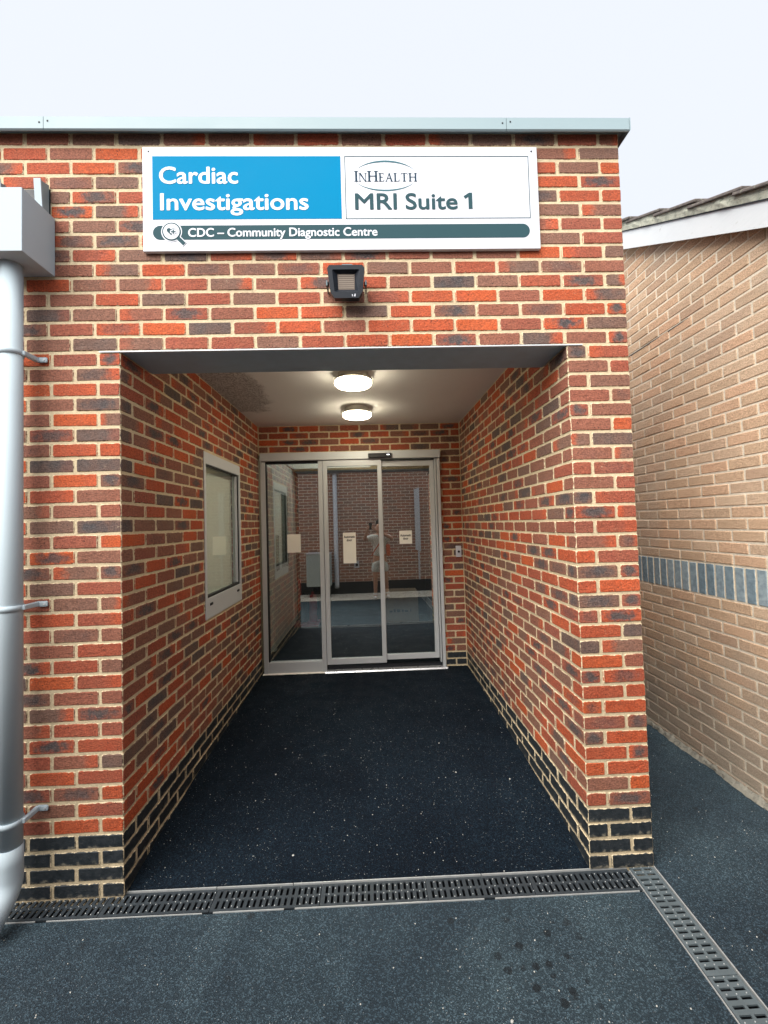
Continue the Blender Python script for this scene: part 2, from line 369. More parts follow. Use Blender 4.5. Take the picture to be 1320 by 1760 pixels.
# ------------------------------------------------------------------ bricks
CH = .075
def brick_template():
    cs = [(x, y, z) for x in (-1, 1) for y in (-1, 1) for z in (-1, 1)]
    vi = {}; vl = []
    for c in cs:
        for k in range(3): vi[(c, k)] = len(vl); vl.append((c, k))
    F = []
    for k in range(3):
        for s in (-1, 1):
            o = [i for i in range(3) if i != k]; q = []
            for (p, r) in ((-1, -1), (1, -1), (1, 1), (-1, 1)):
                c = [0, 0, 0]; c[k] = s; c[o[0]] = p; c[o[1]] = r; q.append(vi[(tuple(c), k)])
            F.append((q, k))
    for i in range(3):
        for j in range(i+1, 3):
            k = 3-i-j
            for si in (-1, 1):
                for sj in (-1, 1):
                    c0 = [0]*3; c0[i] = si; c0[j] = sj; c0[k] = -1; c1 = list(c0); c1[k] = 1
                    F.append(([vi[(tuple(c0), i)], vi[(tuple(c1), i)], vi[(tuple(c1), j)], vi[(tuple(c0), j)]], i if i != 2 else j))
    for c in cs: F.append(([vi[(c, 0)], vi[(c, 1)], vi[(c, 2)]], 0))
    out = []
    pos = lambda v: np.array([vl[v][0][d]*(1.0 if vl[v][1] == d else .8) for d in range(3)])
    for q, k in F:
        P = [pos(v) for v in q]; nrm = np.cross(P[1]-P[0], P[2]-P[0])
        if nrm.dot(sum(P)) < 0: q = q[::-1]
        out.append((q, k))
    return vl, out
B_V, B_F = brick_template()
def brick_geo(L, Wd, H, seed, bev=.0045, jit=.0011):
    rr = random.Random(seed); h = (L/2, Wd/2, H/2); V = []
    dj = {}
    for c, k in B_V:
        if c not in dj: dj[c] = [rr.uniform(-jit, jit) for _ in range(3)]
        V.append([c[d]*(h[d]-(0 if d == k else bev))+dj[c][d] for d in range(3)])
    uv, hf = [], []
    for q, k in B_F:
        A, Bx = {0: (1, 2), 1: (0, 2), 2: (0, 1)}[k]
        for v in q: uv.append((V[v][A], V[v][Bx])); hf.append((h[A], h[Bx]))
    return V, uv, hf
_bcache = {}
def brick_mesh(L, Wd, H, var, mat):
    key = (round(L, 3), round(Wd, 3), round(H, 3), var, mat.name)
    if key not in _bcache:
        V, uv, hf = brick_geo(L, Wd, H, hash(key[:4]) & 0xffff)
        me = bpy.data.meshes.new('brick'); me.from_pydata(V, [], [q for q, k in B_F])
        for nm, dat in (('local', uv), ('half', hf)):
            l = me.uv_layers.new(name=nm); l.data.foreach_set('uv', [x for p in dat for x in p])
        me.materials.append(mat); _bcache[key] = me
    return _bcache[key]
def pix(P):
    d = Vector(P)-CAM_POS; z = d.dot(fw)
    if z < .05: return None
    return (PP[0]+F_PX*d.dot(CR)/z, PP[1]-F_PX*d.dot(CU)/z)
def face_area(quad):
    q = [pix(p) for p in quad]
    if any(x is None for x in q): return 0
    q = [(min(max(x, 0), 1320), min(max(y, 0), 1760)) for x, y in q]
    return abs(sum(q[i][0]*q[(i+1) % 4][1]-q[(i+1) % 4][0]*q[i][1] for i in range(4)))/2
class Bricks:
    """collects full bricks (box extents + style); the largest in view become objects, the rest one mass"""
    def __init__(s): s.L = []
    def add(s, x0, x1, y0, y1, z0, z1, style, wall, face, vis=True, soldier=False):
        s.L.append((x0, x1, y0, y1, z0, z1, style, wall, face, vis))
    def build(s, root, limit, mass_name):
        sc = []
        for i, (x0, x1, y0, y1, z0, z1, st, wl_, fc, vis) in enumerate(s.L):
            if fc == '-y': q = [(x0, y0, z0), (x1, y0, z0), (x1, y0, z1), (x0, y0, z1)]
            elif fc == '-x': q = [(x0, y0, z0), (x0, y1, z0), (x0, y1, z1), (x0, y0, z1)]
            else: q = [(x1, y0, z0), (x1, y1, z0), (x1, y1, z1), (x1, y0, z1)]
            sc.append((face_area(q) if vis else 0, i))
        sc.sort(reverse=True); single = {i for a, i in sc[:limit] if a > 40}
        mass = {}
        for i, (x0, x1, y0, y1, z0, z1, st, wl_, fc, vis) in enumerate(s.L):
            dx, dy, dz = x1-x0, y1-y0, z1-z0; alongy = dy > dx and dy > dz
            L, Wd = (dy, dx) if alongy else (dx, dy)
            cx, cy, cz = (x0+x1)/2, (y0+y1)/2, (z0+z1)/2
            seed = (rnd.random(), rnd.random(), rnd.random(), 1)
            rz = (math.pi/2 if alongy else 0)+rnd.gauss(0, .0035); off = rnd.uniform(-.0012, .0012)
            j = [off if fc != '-y' else rnd.uniform(-.001, .001), off if fc == '-y' else 0, rnd.uniform(-.0012, .0012)]
            ry = rnd.gauss(0, .004)
            mtx = Matrix.Translation((cx+j[0], cy+j[1], cz+j[2])) @ Matrix.Rotation(rz, 4, 'Z') @ Matrix.Rotation(ry, 4, 'Y')
            var = rnd.randrange(6)
            if i in single:
                o = bpy.data.objects.new('brick', brick_mesh(L, Wd, dz, var, M[st+'_o'])); o.color = seed
                COL.objects.link(o); o.parent = wl_; o.matrix_world = mtx
            else:
                V, uv, hf = brick_geo(L, Wd, dz, var*977+i % 13)
                mass.setdefault(st, []).append((np.array([tuple(mtx @ Vector(v)) for v in V]), uv, hf, seed))
        first = True
        vs, fs, uvs, hfs, sds, mi = [], [], [], [], [], []; base = 0; mats = []
        for st, lst in mass.items():
            mats.append(M[st+'_a'])
            for V, uv, hf, sd_ in lst:
                vs.append(V); fs += [[v+base for v in q] for q, k in B_F]; uvs += uv; hfs += hf
                sds += [sd_]*len(V); mi += [len(mats)-1]*len(B_F); base += len(V)
        if vs:
            me = bpy.data.meshes.new(mass_name); me.from_pydata(np.vstack(vs).tolist(), [], fs)
            for nm, dat in (('local', uvs), ('half', hfs)):
                l = me.uv_layers.new(name=nm); l.data.foreach_set('uv', np.array(dat, dtype=np.float32).ravel())
            ca = me.color_attributes.new('seed', 'FLOAT_COLOR', 'POINT'); ca.data.foreach_set('color', np.array(sds, dtype=np.float32).ravel())
            for m in mats: me.materials.append(m)
            me.polygons.foreach_set('material_index', mi)
            o = bpy.data.objects.new(mass_name, me); link(o, root); o.matrix_parent_inverse = root.matrix_world.inverted() if root.type != 'EMPTY' else Matrix.Translation(-Vector(root.location))
            o['kind'] = 'stuff'
BT, BH, BL = .1025, .065, .215          # brick width, height, length

# ------------------------------------------------------------------ ground
DK = (-.0085, -.030)      # slight skews of the two drains
def yd(x): return .006 + DK[0]*(x-2.57)          # back edge of front drain
DW = .137
def xs(y): return 2.574 + .028*y                  # right edge of side drain
gv = [(-200, -200, 0), (xs(-200)-DW, -200, 0), (xs(-DW)-DW, yd(2.43)-DW, 0), (-200, yd(-200)-DW, 0)]
g_front = [(-60, -60, 0), (xs(-60)-DW, -60, 0), (xs(-DW)-DW, yd(2.43)-DW, 0), (-60, yd(-60)-DW, 0)]
V = g_front + [(xs(-60), -60, 0), (90, -60, 0), (90, 90, 0), (xs(0), 90, 0), (xs(0), yd(2.57), 0)] + [(-60, yd(-60), 0), (-60, 90, 0)]
gr = mesh_obj('ground', V, [(0, 1, 2, 3), (4, 5, 6, 7, 8), (9, 8, 7, 10)], M['asphalt']); tag(gr, kind='structure')
sb = mesh_obj('subsoil', [(-60, -60, -.14), (90, -60, -.14), (90, 90, -.14), (-60, 90, -.14)], [(0, 1, 2, 3)], M['asphalt']); tag(sb, kind='structure')
bm = bmesh.new()
prof = [(0.004, .004), (.12, .018), (.35, .045), (.85, .078), (1.5, .105), (2.2, .130), (2.575, .138)]
rows = []
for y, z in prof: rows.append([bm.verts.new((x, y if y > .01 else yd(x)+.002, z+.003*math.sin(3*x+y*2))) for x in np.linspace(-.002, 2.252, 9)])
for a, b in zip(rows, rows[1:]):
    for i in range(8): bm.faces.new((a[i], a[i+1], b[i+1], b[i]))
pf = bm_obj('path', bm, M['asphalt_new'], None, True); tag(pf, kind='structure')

# ------------------------------------------------------------------ red brick building
bld = empty('brick_building', (1.12, 0, 0), 'red brick hospital entrance building with recessed covered doorway and grey coping', 'building')
def core(x0, x1, y0, y1, z0, z1, mat=None): return box('wall', x0, x1, y0, y1, z0, z1, mat or M['mortar'], bld)
IN = .0035
wL = core(-7, -.20, IN, 9, -.05, 3.745)
w_pass_L = core(-.1999, -IN, .0036, 1.05, -.05, 2.8495)
core(-.1999, -IN, 1.0501, 1.855, -.05, 1.10)
core(-.1999, -IN, 1.0501, 1.855, 2.28, 2.8495)
core(-.1999, -IN, 1.8551, 2.66, -.05, 2.8495)
wR = core(2.25+IN, 2.5725-IN, IN, 9, -.05, 3.745)
wT = core(-.1999, 2.2534, IN, .3025, 2.8497, 3.745)
core(-.1999, 2.2534, IN, .3025, 2.634, 2.8496)
wB = core(2.008, 2.2533, 2.5735, 2.68, -.05, 2.8495)
core(-.0034, 2.0079, 2.5735, 2.68, 2.522, 2.8495)
B = Bricks()
XR = 2.5725
def courses(n0, n1):
    for n in range(n0, n1): yield n, (n+4)*CH+.005, (n+4)*CH+.005+BH
SIGN = (.13, 2.125, 3.117, 3.652)
def front_vis(x0, x1, z0, z1):
    if x0 > SIGN[0] and x1 < SIGN[1] and z0 > SIGN[2] and z1 < SIGN[3]: return False
    if x1 < -.39 and x0 > -.62 : return False
    return x1 > -.62
XL = -3.1
# upper wall, running bond across the whole front
for n, z0, z1 in courses(31, 46):
    st = 'red'
    if n % 2: B.add(2.47, XR, 0, BL, z0, z1, st, wT, '-y'); jc = 2.465
    else: B.add(2.3575, XR, 0, BT, z0, z1, st, wT, '-y'); jc = 2.3525
    while jc > XL:
        x0, x1 = jc-.225+.005, jc-.005
        if n in (40,41) and x0 < -.33 and x1 > -.56:      # rainwater outlet through the parapet
            if n in (40,41):
                if x1 > -.33: B.add(-.335, x1, 0, BT, z0, z1, st, wT, '-y')
                if x0 < -.56: B.add(x0, -.565, 0, BT, z0, z1, st, wT, '-y', False)
                jc -= .225; continue
        B.add(x0, x1, 0, BT, z0, z1, st, wT, '-y', front_vis(x0, x1, z0, z1)); jc -= .225
# piers and passage side walls
WIN = (1.030, 1.870, 1.075, 2.303)
def side(xa, xb, ystart, z0, z1, st, wall, face, yend, win=False):
    y = ystart
    while y < yend-.03:
        y1 = min(y+BL, yend-.004)
        segs = [(y, y1)]
        if win and z1 > WIN[2]+.012 and z0 < WIN[3]-.012:
            segs = []
            if y < WIN[0]: segs.append((y, min(y1, WIN[0]+.02)))
            if y1 > WIN[1]: segs.append((max(y, WIN[1]-.02), y1))
        for a, b in segs:
            if b-a > .02: B.add(xa, xb, a, b, z0, z1, st, wall, face)
        y += .225
for n, z0, z1 in courses(-4, 31):
    st = 'black' if n < 0 else 'red'
    if n % 2:                                   # stretcher at the inner corners
        B.add(2.25, 2.4625, 0, BT, z0, z1, st, wR, '-y'); B.add(2.4725, XR, 0, BL, z0, z1, st, wR, '-y')
        B.add(-BL, 0, 0, BT, z0, z1, st, w_pass_L, '-y'); jc = -.22; ys = BT+.01
    else:
        B.add(2.25, 2.25+.0985, 0, BL, z0, z1, st, wR, '-y'); B.add(2.3585, XR, 0, BT, z0, z1, st, wR, '-y')
        B.add(-BT, 0, 0, BL, z0, z1, st, w_pass_L, '-y'); jc = -.1075; ys = .225
    while jc > XL:
        B.add(jc-.22, jc-.005, 0, BT, z0, z1, st, wL, '-y', front_vis(jc-.22, jc-.005, z0, z1)); jc -= .225
    side(2.25, 2.25+BT, ys, z0, z1, st, wR, '-x', 2.57)
    side(-BT, 0, ys, z0, z1, st, w_pass_L, '+x', 2.57, True)
for n, z0, z1 in courses(31, 34):
    side(2.25, 2.25+BT, .31 if n % 2 else .42, z0, z1, 'red', wR, '-x', 2.57); side(-BT, 0, .31 if n % 2 else .42, z0, z1, 'red', w_pass_L, '+x', 2.57)
# outer right flank
for n, z0, z1 in courses(-4, 46):
    y = .225 if n % 2 else BT+.01
    while y < 7.0:
        B.add(XR-BT, XR, y, y+BL, z0, z1, 'black' if n < 0 else 'red', wR, '+x', False); y += .225
# rear wall of the recess, above and right of the door
for n, z0, z1 in courses(-4, 34):
    st = 'black' if n < 0 else 'red'
    if z0 > 2.515:
        jc = 2.25+.0 if n % 2 else 2.25-.1125
        if n % 2 == 0: B.add(2.1475, 2.245, 2.57, 2.57+BT, z0, z1, st, wB, '-y')
        while jc > .02:
            B.add(max(jc-.22, .004), jc-.005, 2.57, 2.57+BT, z0, z1, st, wB, '-y'); jc -= .225
    elif n % 2: B.add(2.03, 2.245, 2.57, 2.57+BT, z0, z1, st, wB, '-y')
    else: B.add(2.015, 2.125, 2.57, 2.57+BT, z0, z1, st, wB, '-y'); B.add(2.135, 2.247, 2.57, 2.57+BT, z0, z1, st, wB, '-y')
bpy.context.view_layer.update()
B.build(bld, 300, 'brick_mass')

# lintel plate, ceiling, lobby
bm = bmesh.new(); bm_box(bm, .003, 2.247, .010, .303, 2.6225, 2.6305)
lp = bm_obj('lintel_plate', bm, M['steel'], bld)
box('lintel_flange', -.10, 2.33, -.004, .0095, 2.6215, 2.6275, M['frame'], bld)
box('ceiling', -.1999, 2.2533, .3027, 2.68, 2.85, 3.744, M['plaster'], bld)
RLX, RLY = (-.06, 1.25), (2.85, 5.0)  # unseen skylight hole, added to let daylight brighten the lobby
for a in ((-.1999, 2.2533, 2.6801, RLY[0]), (-.1999, RLX[0], RLY[0]+.0001, RLY[1]), (RLX[1], 2.2533, RLY[0]+.0001, RLY[1]), (-.1999, 2.2533, RLY[1]+.0001, 9)):
    box('roof', *a, 2.85, 3.744, M['wallpaint'], bld)
box('added_rooflight', RLX[0]+.001, RLX[1]-.001, RLY[0]+.001, RLY[1]-.001, 3.70, 3.71, M['winglass'], bld)
box('lobby_wall', -.1999, -.08, 2.6601, 5.25, -.05, 2.8495, M['wallpaint'], bld)
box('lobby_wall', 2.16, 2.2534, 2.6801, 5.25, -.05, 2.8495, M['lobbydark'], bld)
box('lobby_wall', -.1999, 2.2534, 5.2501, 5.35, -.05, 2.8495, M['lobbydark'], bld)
for a in ((-.0799, 2.1599, 2.6802, RLY[0]), (-.0799, RLX[0], RLY[0]+.0001, RLY[1]), (RLX[1], 2.1599, RLY[0]+.0001, RLY[1]), (-.0799, 2.1599, RLY[1]+.0001, 5.25)):
    box('lobby_ceiling', *a, 2.70, 2.849, M['wallpaint'], bld)
box('lobby_floor', -.0799, 2.1599, 2.576, 5.25, -.05, .1375, M['lobbyfloor'], bld)
# inner lobby door in the left wall
dr = box('inner_door', -.0795, -.055, 3.45, 4.75, .14, 2.40, M['wallpaint'], bld, .004)
def sub(o, p): o.parent = p; return o
def subbox(name, p, *a, **k): return box(name, *a, p, **k)
subbox('vision_panel', dr, -.0548, -.050, 3.95, 4.45, 1.15, 2.2, M['glass'])
subbox('door_handle', dr, -.0548, -.015, 3.58, 3.62, 1.15, 1.62, M['dark'], bev=.006)
subbox('door_frame', dr, -.0795, -.035, 3.36, 3.449, .14, 2.5, M['wallpaint'])
subbox('door_frame', dr, -.0795, -.035, 4.751, 4.84, .14, 2.5, M['wallpaint'])

# coping
def coping(x0, x1):
    pts = [(-.046, 3.712), (-.052, 3.718), (-.052, 3.778), (-.046, 3.782), (.36, 3.806), (.36, 3.747), (-.040, 3.747), (-.040, 3.714)]
    return prism('coping', pts, 'x', x0, x1, M['alu'], bld)
seams = [-7, -3.0, -.330, 1.963, 2.6]
for a, b in zip(seams, seams[1:]):
    cp = coping(a+.0012, b-.0012)
    if -1 < a < 2:
        for dz in ((.010, 0), (-.0, 0)): pass
        for xx in (a+.020, ):
            box('rivet', xx-.004, xx+.004, -.0545, -.0515, 3.752, 3.760, M['dark'], cp, .0015)
    if -1 < b < 2.2: box('rivet', b-.024, b-.016, -.0545, -.0515, 3.745, 3.753, M['dark'], cp, .0015)
prism('coping', [(2.60, 3.712), (2.606, 3.718), (2.606, 3.778), (2.60, 3.782), (2.30, 3.800), (2.30, 3.7471), (2.594, 3.7471), (2.594, 3.714)], 'y', .362, 9, M['alu'], bld)
prism('coping', [(2.6012, 3.712), (2.607, 3.718), (2.607, 3.778), (2.6012, 3.782)], 'y', -.052, .361, M['alu'], bld)

# ------------------------------------------------------------------ sliding door
dz0, dz1 = .142, 2.525; YD = 2.555
def lf(name, parent, x0, x1, z0, z1, y0, y1, w, mat, wb=None, wt=None):
    """rectangular frame as one ring-shaped mesh"""
    wb = wb or w; wt = wt or w
    bm = bmesh.new(); o = [(x0, z0), (x1, z0), (x1, z1), (x0, z1)]; i = [(x0+w, z0+wb), (x1-w, z0+wb), (x1-w, z1-wt), (x0+w, z1-wt)]
    vs = {}
    for nm, q in (('o', o), ('i', i)):
        for k, (x, z) in enumerate(q):
            for s, y in ((0, y0), (1, y1)): vs[nm, k, s] = bm.verts.new((x, y, z))
    for k in range(4):
        j = (k+1) % 4
        bm.faces.new((vs['o', k, 0], vs['o', j, 0], vs['i', j, 0], vs['i', k, 0])); bm.faces.new((vs['o', k, 1], vs['o', j, 1], vs['i', j, 1], vs['i', k, 1]))
        bm.faces.new((vs['o', k, 0], vs['o', j, 0], vs['o', j, 1], vs['o', k, 1])); bm.faces.new((vs['i', k, 0], vs['i', j, 0], vs['i', j, 1], vs['i', k, 1]))
    bmesh.ops.recalc_face_normals(bm, faces=bm.faces)
    bmesh.ops.bevel(bm, geom=list(bm.edges), offset=.0015, segments=1, affect='EDGES')
    return bm_obj(name, bm, mat, parent)
door = box('sliding_door', .030, 2.012, 2.500, 2.5725, 2.452, 2.538, M['frame'], bld, .003)      # header rail
box('sensor', 1.215, 1.475, 2.470, 2.499, 2.458, 2.508, M['dark'], door, .006)
box('sensor_light', 1.42, 1.45, 2.4685, 2.4695, 2.485, 2.493, M['indicator'], door)
box('jamb', .030, .078, 2.53, 2.60, .142, 2.451, M['frame'], door, .002)
box('jamb', 1.974, 2.008, 2.53, 2.60, .142, 2.451, M['frame'], door, .002)
box('jamb', 1.950, 1.966, 2.535, 2.60, .20, 2.445, M['frame'], door, .002)
box('jamb', .658, .706, 2.53, 2.60, .142, 2.451, M['frame'], door, .002)
box('rail', .0785, .6575, 2.535, 2.60, .142, .262, M['frame'], door, .002)
box('gasket', .0785, .6575, 2.548, 2.59, 2.425, 2.4510, M['dark'], door)
box('gasket', .0785, .092, 2.548, 2.59, .263, 2.424, M['dark'], door)
box('glass_pane', .0925, .6570, 2.565, 2.572, .2625, 2.4245, M['glass'], door)
l2 = lf('door_leaf', door, .712, 1.358, .222, 2.446, 2.520, 2.558, .046, M['frame'], .062, .066)
box('glass_pane', .756, 1.314, 2.536, 2.543, .283, 2.382, M['glass'], door)
l3 = lf('door_leaf', door, 1.318, 1.944, .240, 2.432, 2.562, 2.598, .046, M['frame'], .056, .062)
box('glass_pane', 1.362, 1.900, 2.576, 2.583, .295, 2.372, M['glass'], door)
box('gasket', 1.360, 1.902, 2.573, 2.5755, 2.3695, 2.376, M['dark'], door)
box('track', .70, 1.972, 2.56, 2.60, .142, .19, M['dark'], door)
prism('threshold', [(2.498, .139), (2.506, .152), (2.56, .158), (2.56, .12), (2.498, .12)], 'x', .69, 2.02, M['bright'], door)
# ragged white sealant along the foot of the fixed light
bm = bmesh.new(); N = 40; top, bot = [], []
for i in range(N+1):
    x = .02+.67*i/N; top.append(bm.verts.new((x, 2.533, .150))); bot.append(bm.verts.new((x, 2.515-.010*rnd.random(), .1395)))
for i in range(N): bm.faces.new((bot[i], bot[i+1], top[i+1], top[i]))
bm_obj('sealant', bm, M['paper'], door)

# ------------------------------------------------------------------ window in left wall
win = box('window', -.10, -.095, 1.02, 1.88, 1.07, 2.31, M['dark'], bld)
def lfx(name, parent, y0, y1, z0, z1, x0, x1, w, mat, wb=None, wt=None):
    o = lf(name, None, y0, y1, z0, z1, x0, x1, w, mat, wb, wt)
    for v in o.data.vertices: a, b, c = v.co; v.co = (b, a, c)
    o.data.flip_normals(); o.parent = parent; return o
lfx('window_frame', win, 1.024, 1.877, 1.068, 2.309, -.06, .006, .034, M['frame'], .150, .088)
lfx('gasket', win, 1.0575, 1.8435, 1.2175, 2.2215, -.03, -.004, .009, M['dark'], .020, .012)
box('casement', -.028, -.008, 1.806, 1.818, 1.240, 2.208, M['white'], win)
box('glass_pane', -.036, -.031, 1.05, 1.85, 1.2, 2.23, M['winglass'], win)
box('blind', -.080, -.072, 1.04, 1.86, 1.1, 2.28, flat('blind_fabric', (.72, .76, .68), .8, 0, .05, 3), win)
for y in (1.125, 1.765): box('drain_cap', .0058, .012, y-.028, y+.028, 1.160, 1.180, M['dark'], win, .004)

# ------------------------------------------------------------------ text helpers
def text(name, s, x, z, size, mat, parent, y, bold=.0, width=None, align='LEFT', heavy=0):
    cu = bpy.data.curves.new(name, 'FONT'); cu.body = s; cu.size = size; cu.offset = bold; cu.align_x = align; cu.extrude = .0004; cu.resolution_u = 4
    o = bpy.data.objects.new(name, cu); COL.objects.link(o)
    o.rotation_euler = (math.pi/2, 0, 0); o.location = (x, y, z)
    bpy.context.view_layer.update()
    dg = bpy.context.evaluated_depsgraph_get(); me = bpy.data.meshes.new_from_object(o.evaluated_get(dg))
    sx = 1
    if width:
        xs_ = [v.co.x for v in me.vertices]; w0 = max(xs_)-min(xs_); sx = width/w0; mn = min(xs_)
        for v in me.vertices: v.co.x = (v.co.x-mn)*sx
    me.transform(o.matrix_world); me.name = name
    if heavy:
        bm = bmesh.new()
        for i, (dx, dz) in enumerate(((-1, 0), (1, 0), (0, -.8), (0, .8), (.7, .6), (-.7, -.6))):
            n0 = len(bm.verts); bm.from_mesh(me); bm.verts.ensure_lookup_table()
            for v in bm.verts[n0:]: v.co.x += dx*heavy; v.co.z += dz*heavy; v.co.y -= i*3e-5
        bm.to_mesh(me); bm.free()
    bpy.data.objects.remove(o); me.materials.clear(); me.materials.append(mat)
    r = bpy.data.objects.new(name, me); link(r, parent)
    if parent is not None and parent.type == 'EMPTY': r.matrix_parent_inverse = Matrix.Translation(-Vector(parent.location))
    return r

# ------------------------------------------------------------------ sign board
sg = empty('sign_board', (1.128, -.02, 3.117), 'white hospital sign with blue panel reading Cardiac Investigations above the doorway', 'sign')
box('panel', .129, 2.126, -.022, -.002, 3.117, 3.652, M['white'], sg, .0015)
yb = -.0231
box('blue_panel', .178, 1.116, yb, -.0221, 3.278, 3.603, M['blue'], sg)
def ring_rect(name, x0, x1, z0, z1, w): return lf_flat(name, x0, x1, z0, z1, w)
def lf_flat(name, x0, x1, z0, z1, w):
    V = [(x, yb, z) for x, z in ((x0, z0), (x1, z0), (x1, z1), (x0, z1), (x0+w, z0+w), (x1-w, z0+w), (x1-w, z1-w), (x0+w, z1-w))]
    o = mesh_obj(name, V, [(0, 1, 5, 4), (1, 2, 6, 5), (2, 3, 7, 6), (3, 0, 4, 7)], M['teal'], sg); return o
lf_flat('outline', 1.136, 2.080, 3.276, 3.603, .0034)
def arc(cx, cz, r, a0, a1, n): return [(cx+r*math.cos(a0+(a1-a0)*i/n), cz+r*math.sin(a0+(a1-a0)*i/n)) for i in range(n+1)]
def plate(name, pts, y, mat, parent=sg, t=.0008): return prism(name, pts, 'y', y, y+t, mat, parent)
zb, rb = 3.211, .036
plate('teal_bar', arc(2.073-rb, zb, rb, -math.pi/2, math.pi/2, 14)+arc(.178+rb, zb, rb, math.pi/2, 3*math.pi/2, 14), yb, M['teal'])
mc = (.270, 3.215)
def ring(name, c, r0, r1, y, mat, n=36, parent=sg):
    V = [(c[0]+r*math.cos(2*math.pi*k/n), y, c[1]+r*math.sin(2*math.pi*k/n)) for r in (r0, r1) for k in range(n)]
    return mesh_obj(name, V, [(k, (k+1) % n, n+(k+1) % n, n+k) for k in range(n)], mat, parent)
# magnifier: white halo, dark ring, white lens, handle, heart and cross
def handle(w, l, y, mat):
    d = Vector((.70, -.714)); nrm = Vector((.714, .70)); p0 = Vector(mc)+d*.043; p1 = Vector(mc)+d*l
    return plate('magnifier_handle', [tuple(p0+nrm*w), tuple(p1+nrm*w), tuple(p1-nrm*w), tuple(p0-nrm*w)], y, mat)
handle(.0135, .092, yb-.0009, M['white']); plate('magnifier_halo', arc(*mc, .051, 0, 2*math.pi, 36)[:-1], yb-.0010, M['white'])
handle(.0095, .089, yb-.0020, M['teal']); plate('magnifier_ring', arc(*mc, .046, 0, 2*math.pi, 36)[:-1], yb-.0022, M['teal'])
plate('magnifier_lens', arc(*mc, .0395, 0, 2*math.pi, 36)[:-1], yb-.0032, M['white'])
hp = []
for i in range(40):
    t = 2*math.pi*i/40; hp.append((mc[0]-.001+.00135*16*math.sin(t)**3, mc[1]+.001+.00135*(13*math.cos(t)-5*math.cos(2*t)-2*math.cos(3*t)-math.cos(4*t))))
plate('heart', hp, yb-.0042, M['teal'])
cx, cz = mc[0]+.010, mc[1]-.003
def cross(a, w): return [(cx-w, cz-a), (cx+w, cz-a), (cx+w, cz-w), (cx+a, cz-w), (cx+a, cz+w), (cx+w, cz+w), (cx+w, cz+a), (cx-w, cz+a), (cx-w, cz+w), (cx-a, cz+w), (cx-a, cz-w), (cx-w, cz-w)]
plate('cross', cross(.0155, .0068), yb-.0052, M['white']); plate('cross', cross(.0115, .0028), yb-.0062, M['teal'])
yt = yb-.0008
text('lettering', 'Cardiac', .214, 3.462, .122, M['white'], sg, yt, 0, .385, heavy=.0026)
text('lettering', 'Investigations', .218, 3.326, .122, M['white'], sg, yt, 0, .730, heavy=.0026)
text('lettering', 'MRI', 1.186, 3.326, .118, M['teal'], sg, yt, 0, .208, heavy=.0022)
text('lettering', 'Suite', 1.442, 3.326, .118, M['teal'], sg, yt, 0, .262, heavy=.0022)
plate('lettering', [(1.762, 3.326), (1.782, 3.326), (1.782, 3.410), (1.766, 3.410), (1.738, 3.392), (1.745, 3.379), (1.762, 3.389)], yt, M['teal'])
text('lettering', 'CDC \u2013 Community Diagnostic Centre', .352, 3.189, .062, M['white'], sg, yt, 0, .940, heavy=.0014)
# serif small-capital word mark between two arcs
def serif_word(x, z, items, mat):
    bm = bmesh.new()
    def quad(p): bm.faces.new([bm.verts.new((a, yt, b)) for a, b in p])
    for ch, h in items:
        T, t, s = h*.165, h*.075, h*.06; e = h*.10
        def stem(x0, w=T, serif=True, z0=0, z1=None):
            z1 = h if z1 is None else z1
            quad([(x0, z+z0), (x0+w, z+z0), (x0+w, z+z1), (x0, z+z1)])
            if serif:
                for zz in (z0, z1-s): quad([(x0-e, z+zz), (x0+w+e, z+zz), (x0+w+e, z+zz+s), (x0-e, z+zz+s)])
        def bar(x0, x1, zc, w=t): quad([(x0, z+zc), (x1, z+zc), (x1, z+zc+w), (x0, z+zc+w)])
        x += e
        if ch == 'I': stem(x); x += T
        elif ch == 'N':
            stem(x, t); w = h*.66; stem(x+w, t); quad([(x-e*.4, z+h), (x+T, z+h), (x+w+t, z-.03*h), (x+w-.2*T, z)]); x += w+t
        elif ch == 'H':
            w = h*.62; stem(x); stem(x+w); bar(x+T, x+w, h*.48); x += w+T
        elif ch == 'E':
            w = h*.50; stem(x); bar(x, x+w, h-s, s); bar(x, x+w*.8, h*.48); bar(x, x+w, 0, s)
            quad([(x+w-t, z), (x+w, z), (x+w+t, z+h*.22), (x+w, z+h*.22)]); quad([(x+w-t, z+h), (x+w, z+h), (x+w, z+h*.80), (x+w-t*.6, z+h*.80)]); x += w
        elif ch == 'A':
            w = h*.74; a = x+w*.48; quad([(x, z), (x+t, z), (a+t, z+h), (a, z+h)]); quad([(a-t*.4, z+h), (a+T*.6, z+h), (x+w, z), (x+w-T, z)])
            bar(x+w*.2, x+w*.72, h*.34); bar(x-e*.8, x+t+e*.8, 0, s); bar(x+w-T-e*.7, x+w+e*.6, 0, s); x += w
        elif ch == 'L':
            w = h*.52; stem(x); bar(x, x+w, 0, s); quad([(x+w-t, z), (x+w, z), (x+w+t, z+h*.25), (x+w, z+h*.25)]); x += w
        elif ch == 'T':
            w = h*.70; stem(x+w/2-T/2); bar(x, x+w, h-s, s); quad([(x, z+h), (x+t, z+h), (x, z+h*.78), (x-t*.5, z+h*.78)]); quad([(x+w-t, z+h), (x+w, z+h), (x+w+t*.5, z+h*.78), (x+w, z+h*.78)]); x += w
        x += e+h*.035
    for f in bm.faces: pass
    return bm_obj('lettering', bm, mat, sg), x
H1, H2 = .055, .044
navy = flat('sign_navy', (.010, .035, .06), .6, spec=.05)
so, xe = serif_word(0, 3.470, [('I', H1), ('N', H2), ('H', H1), ('E', H2), ('A', H2), ('L', H2), ('T', H2), ('H', H2)], navy)
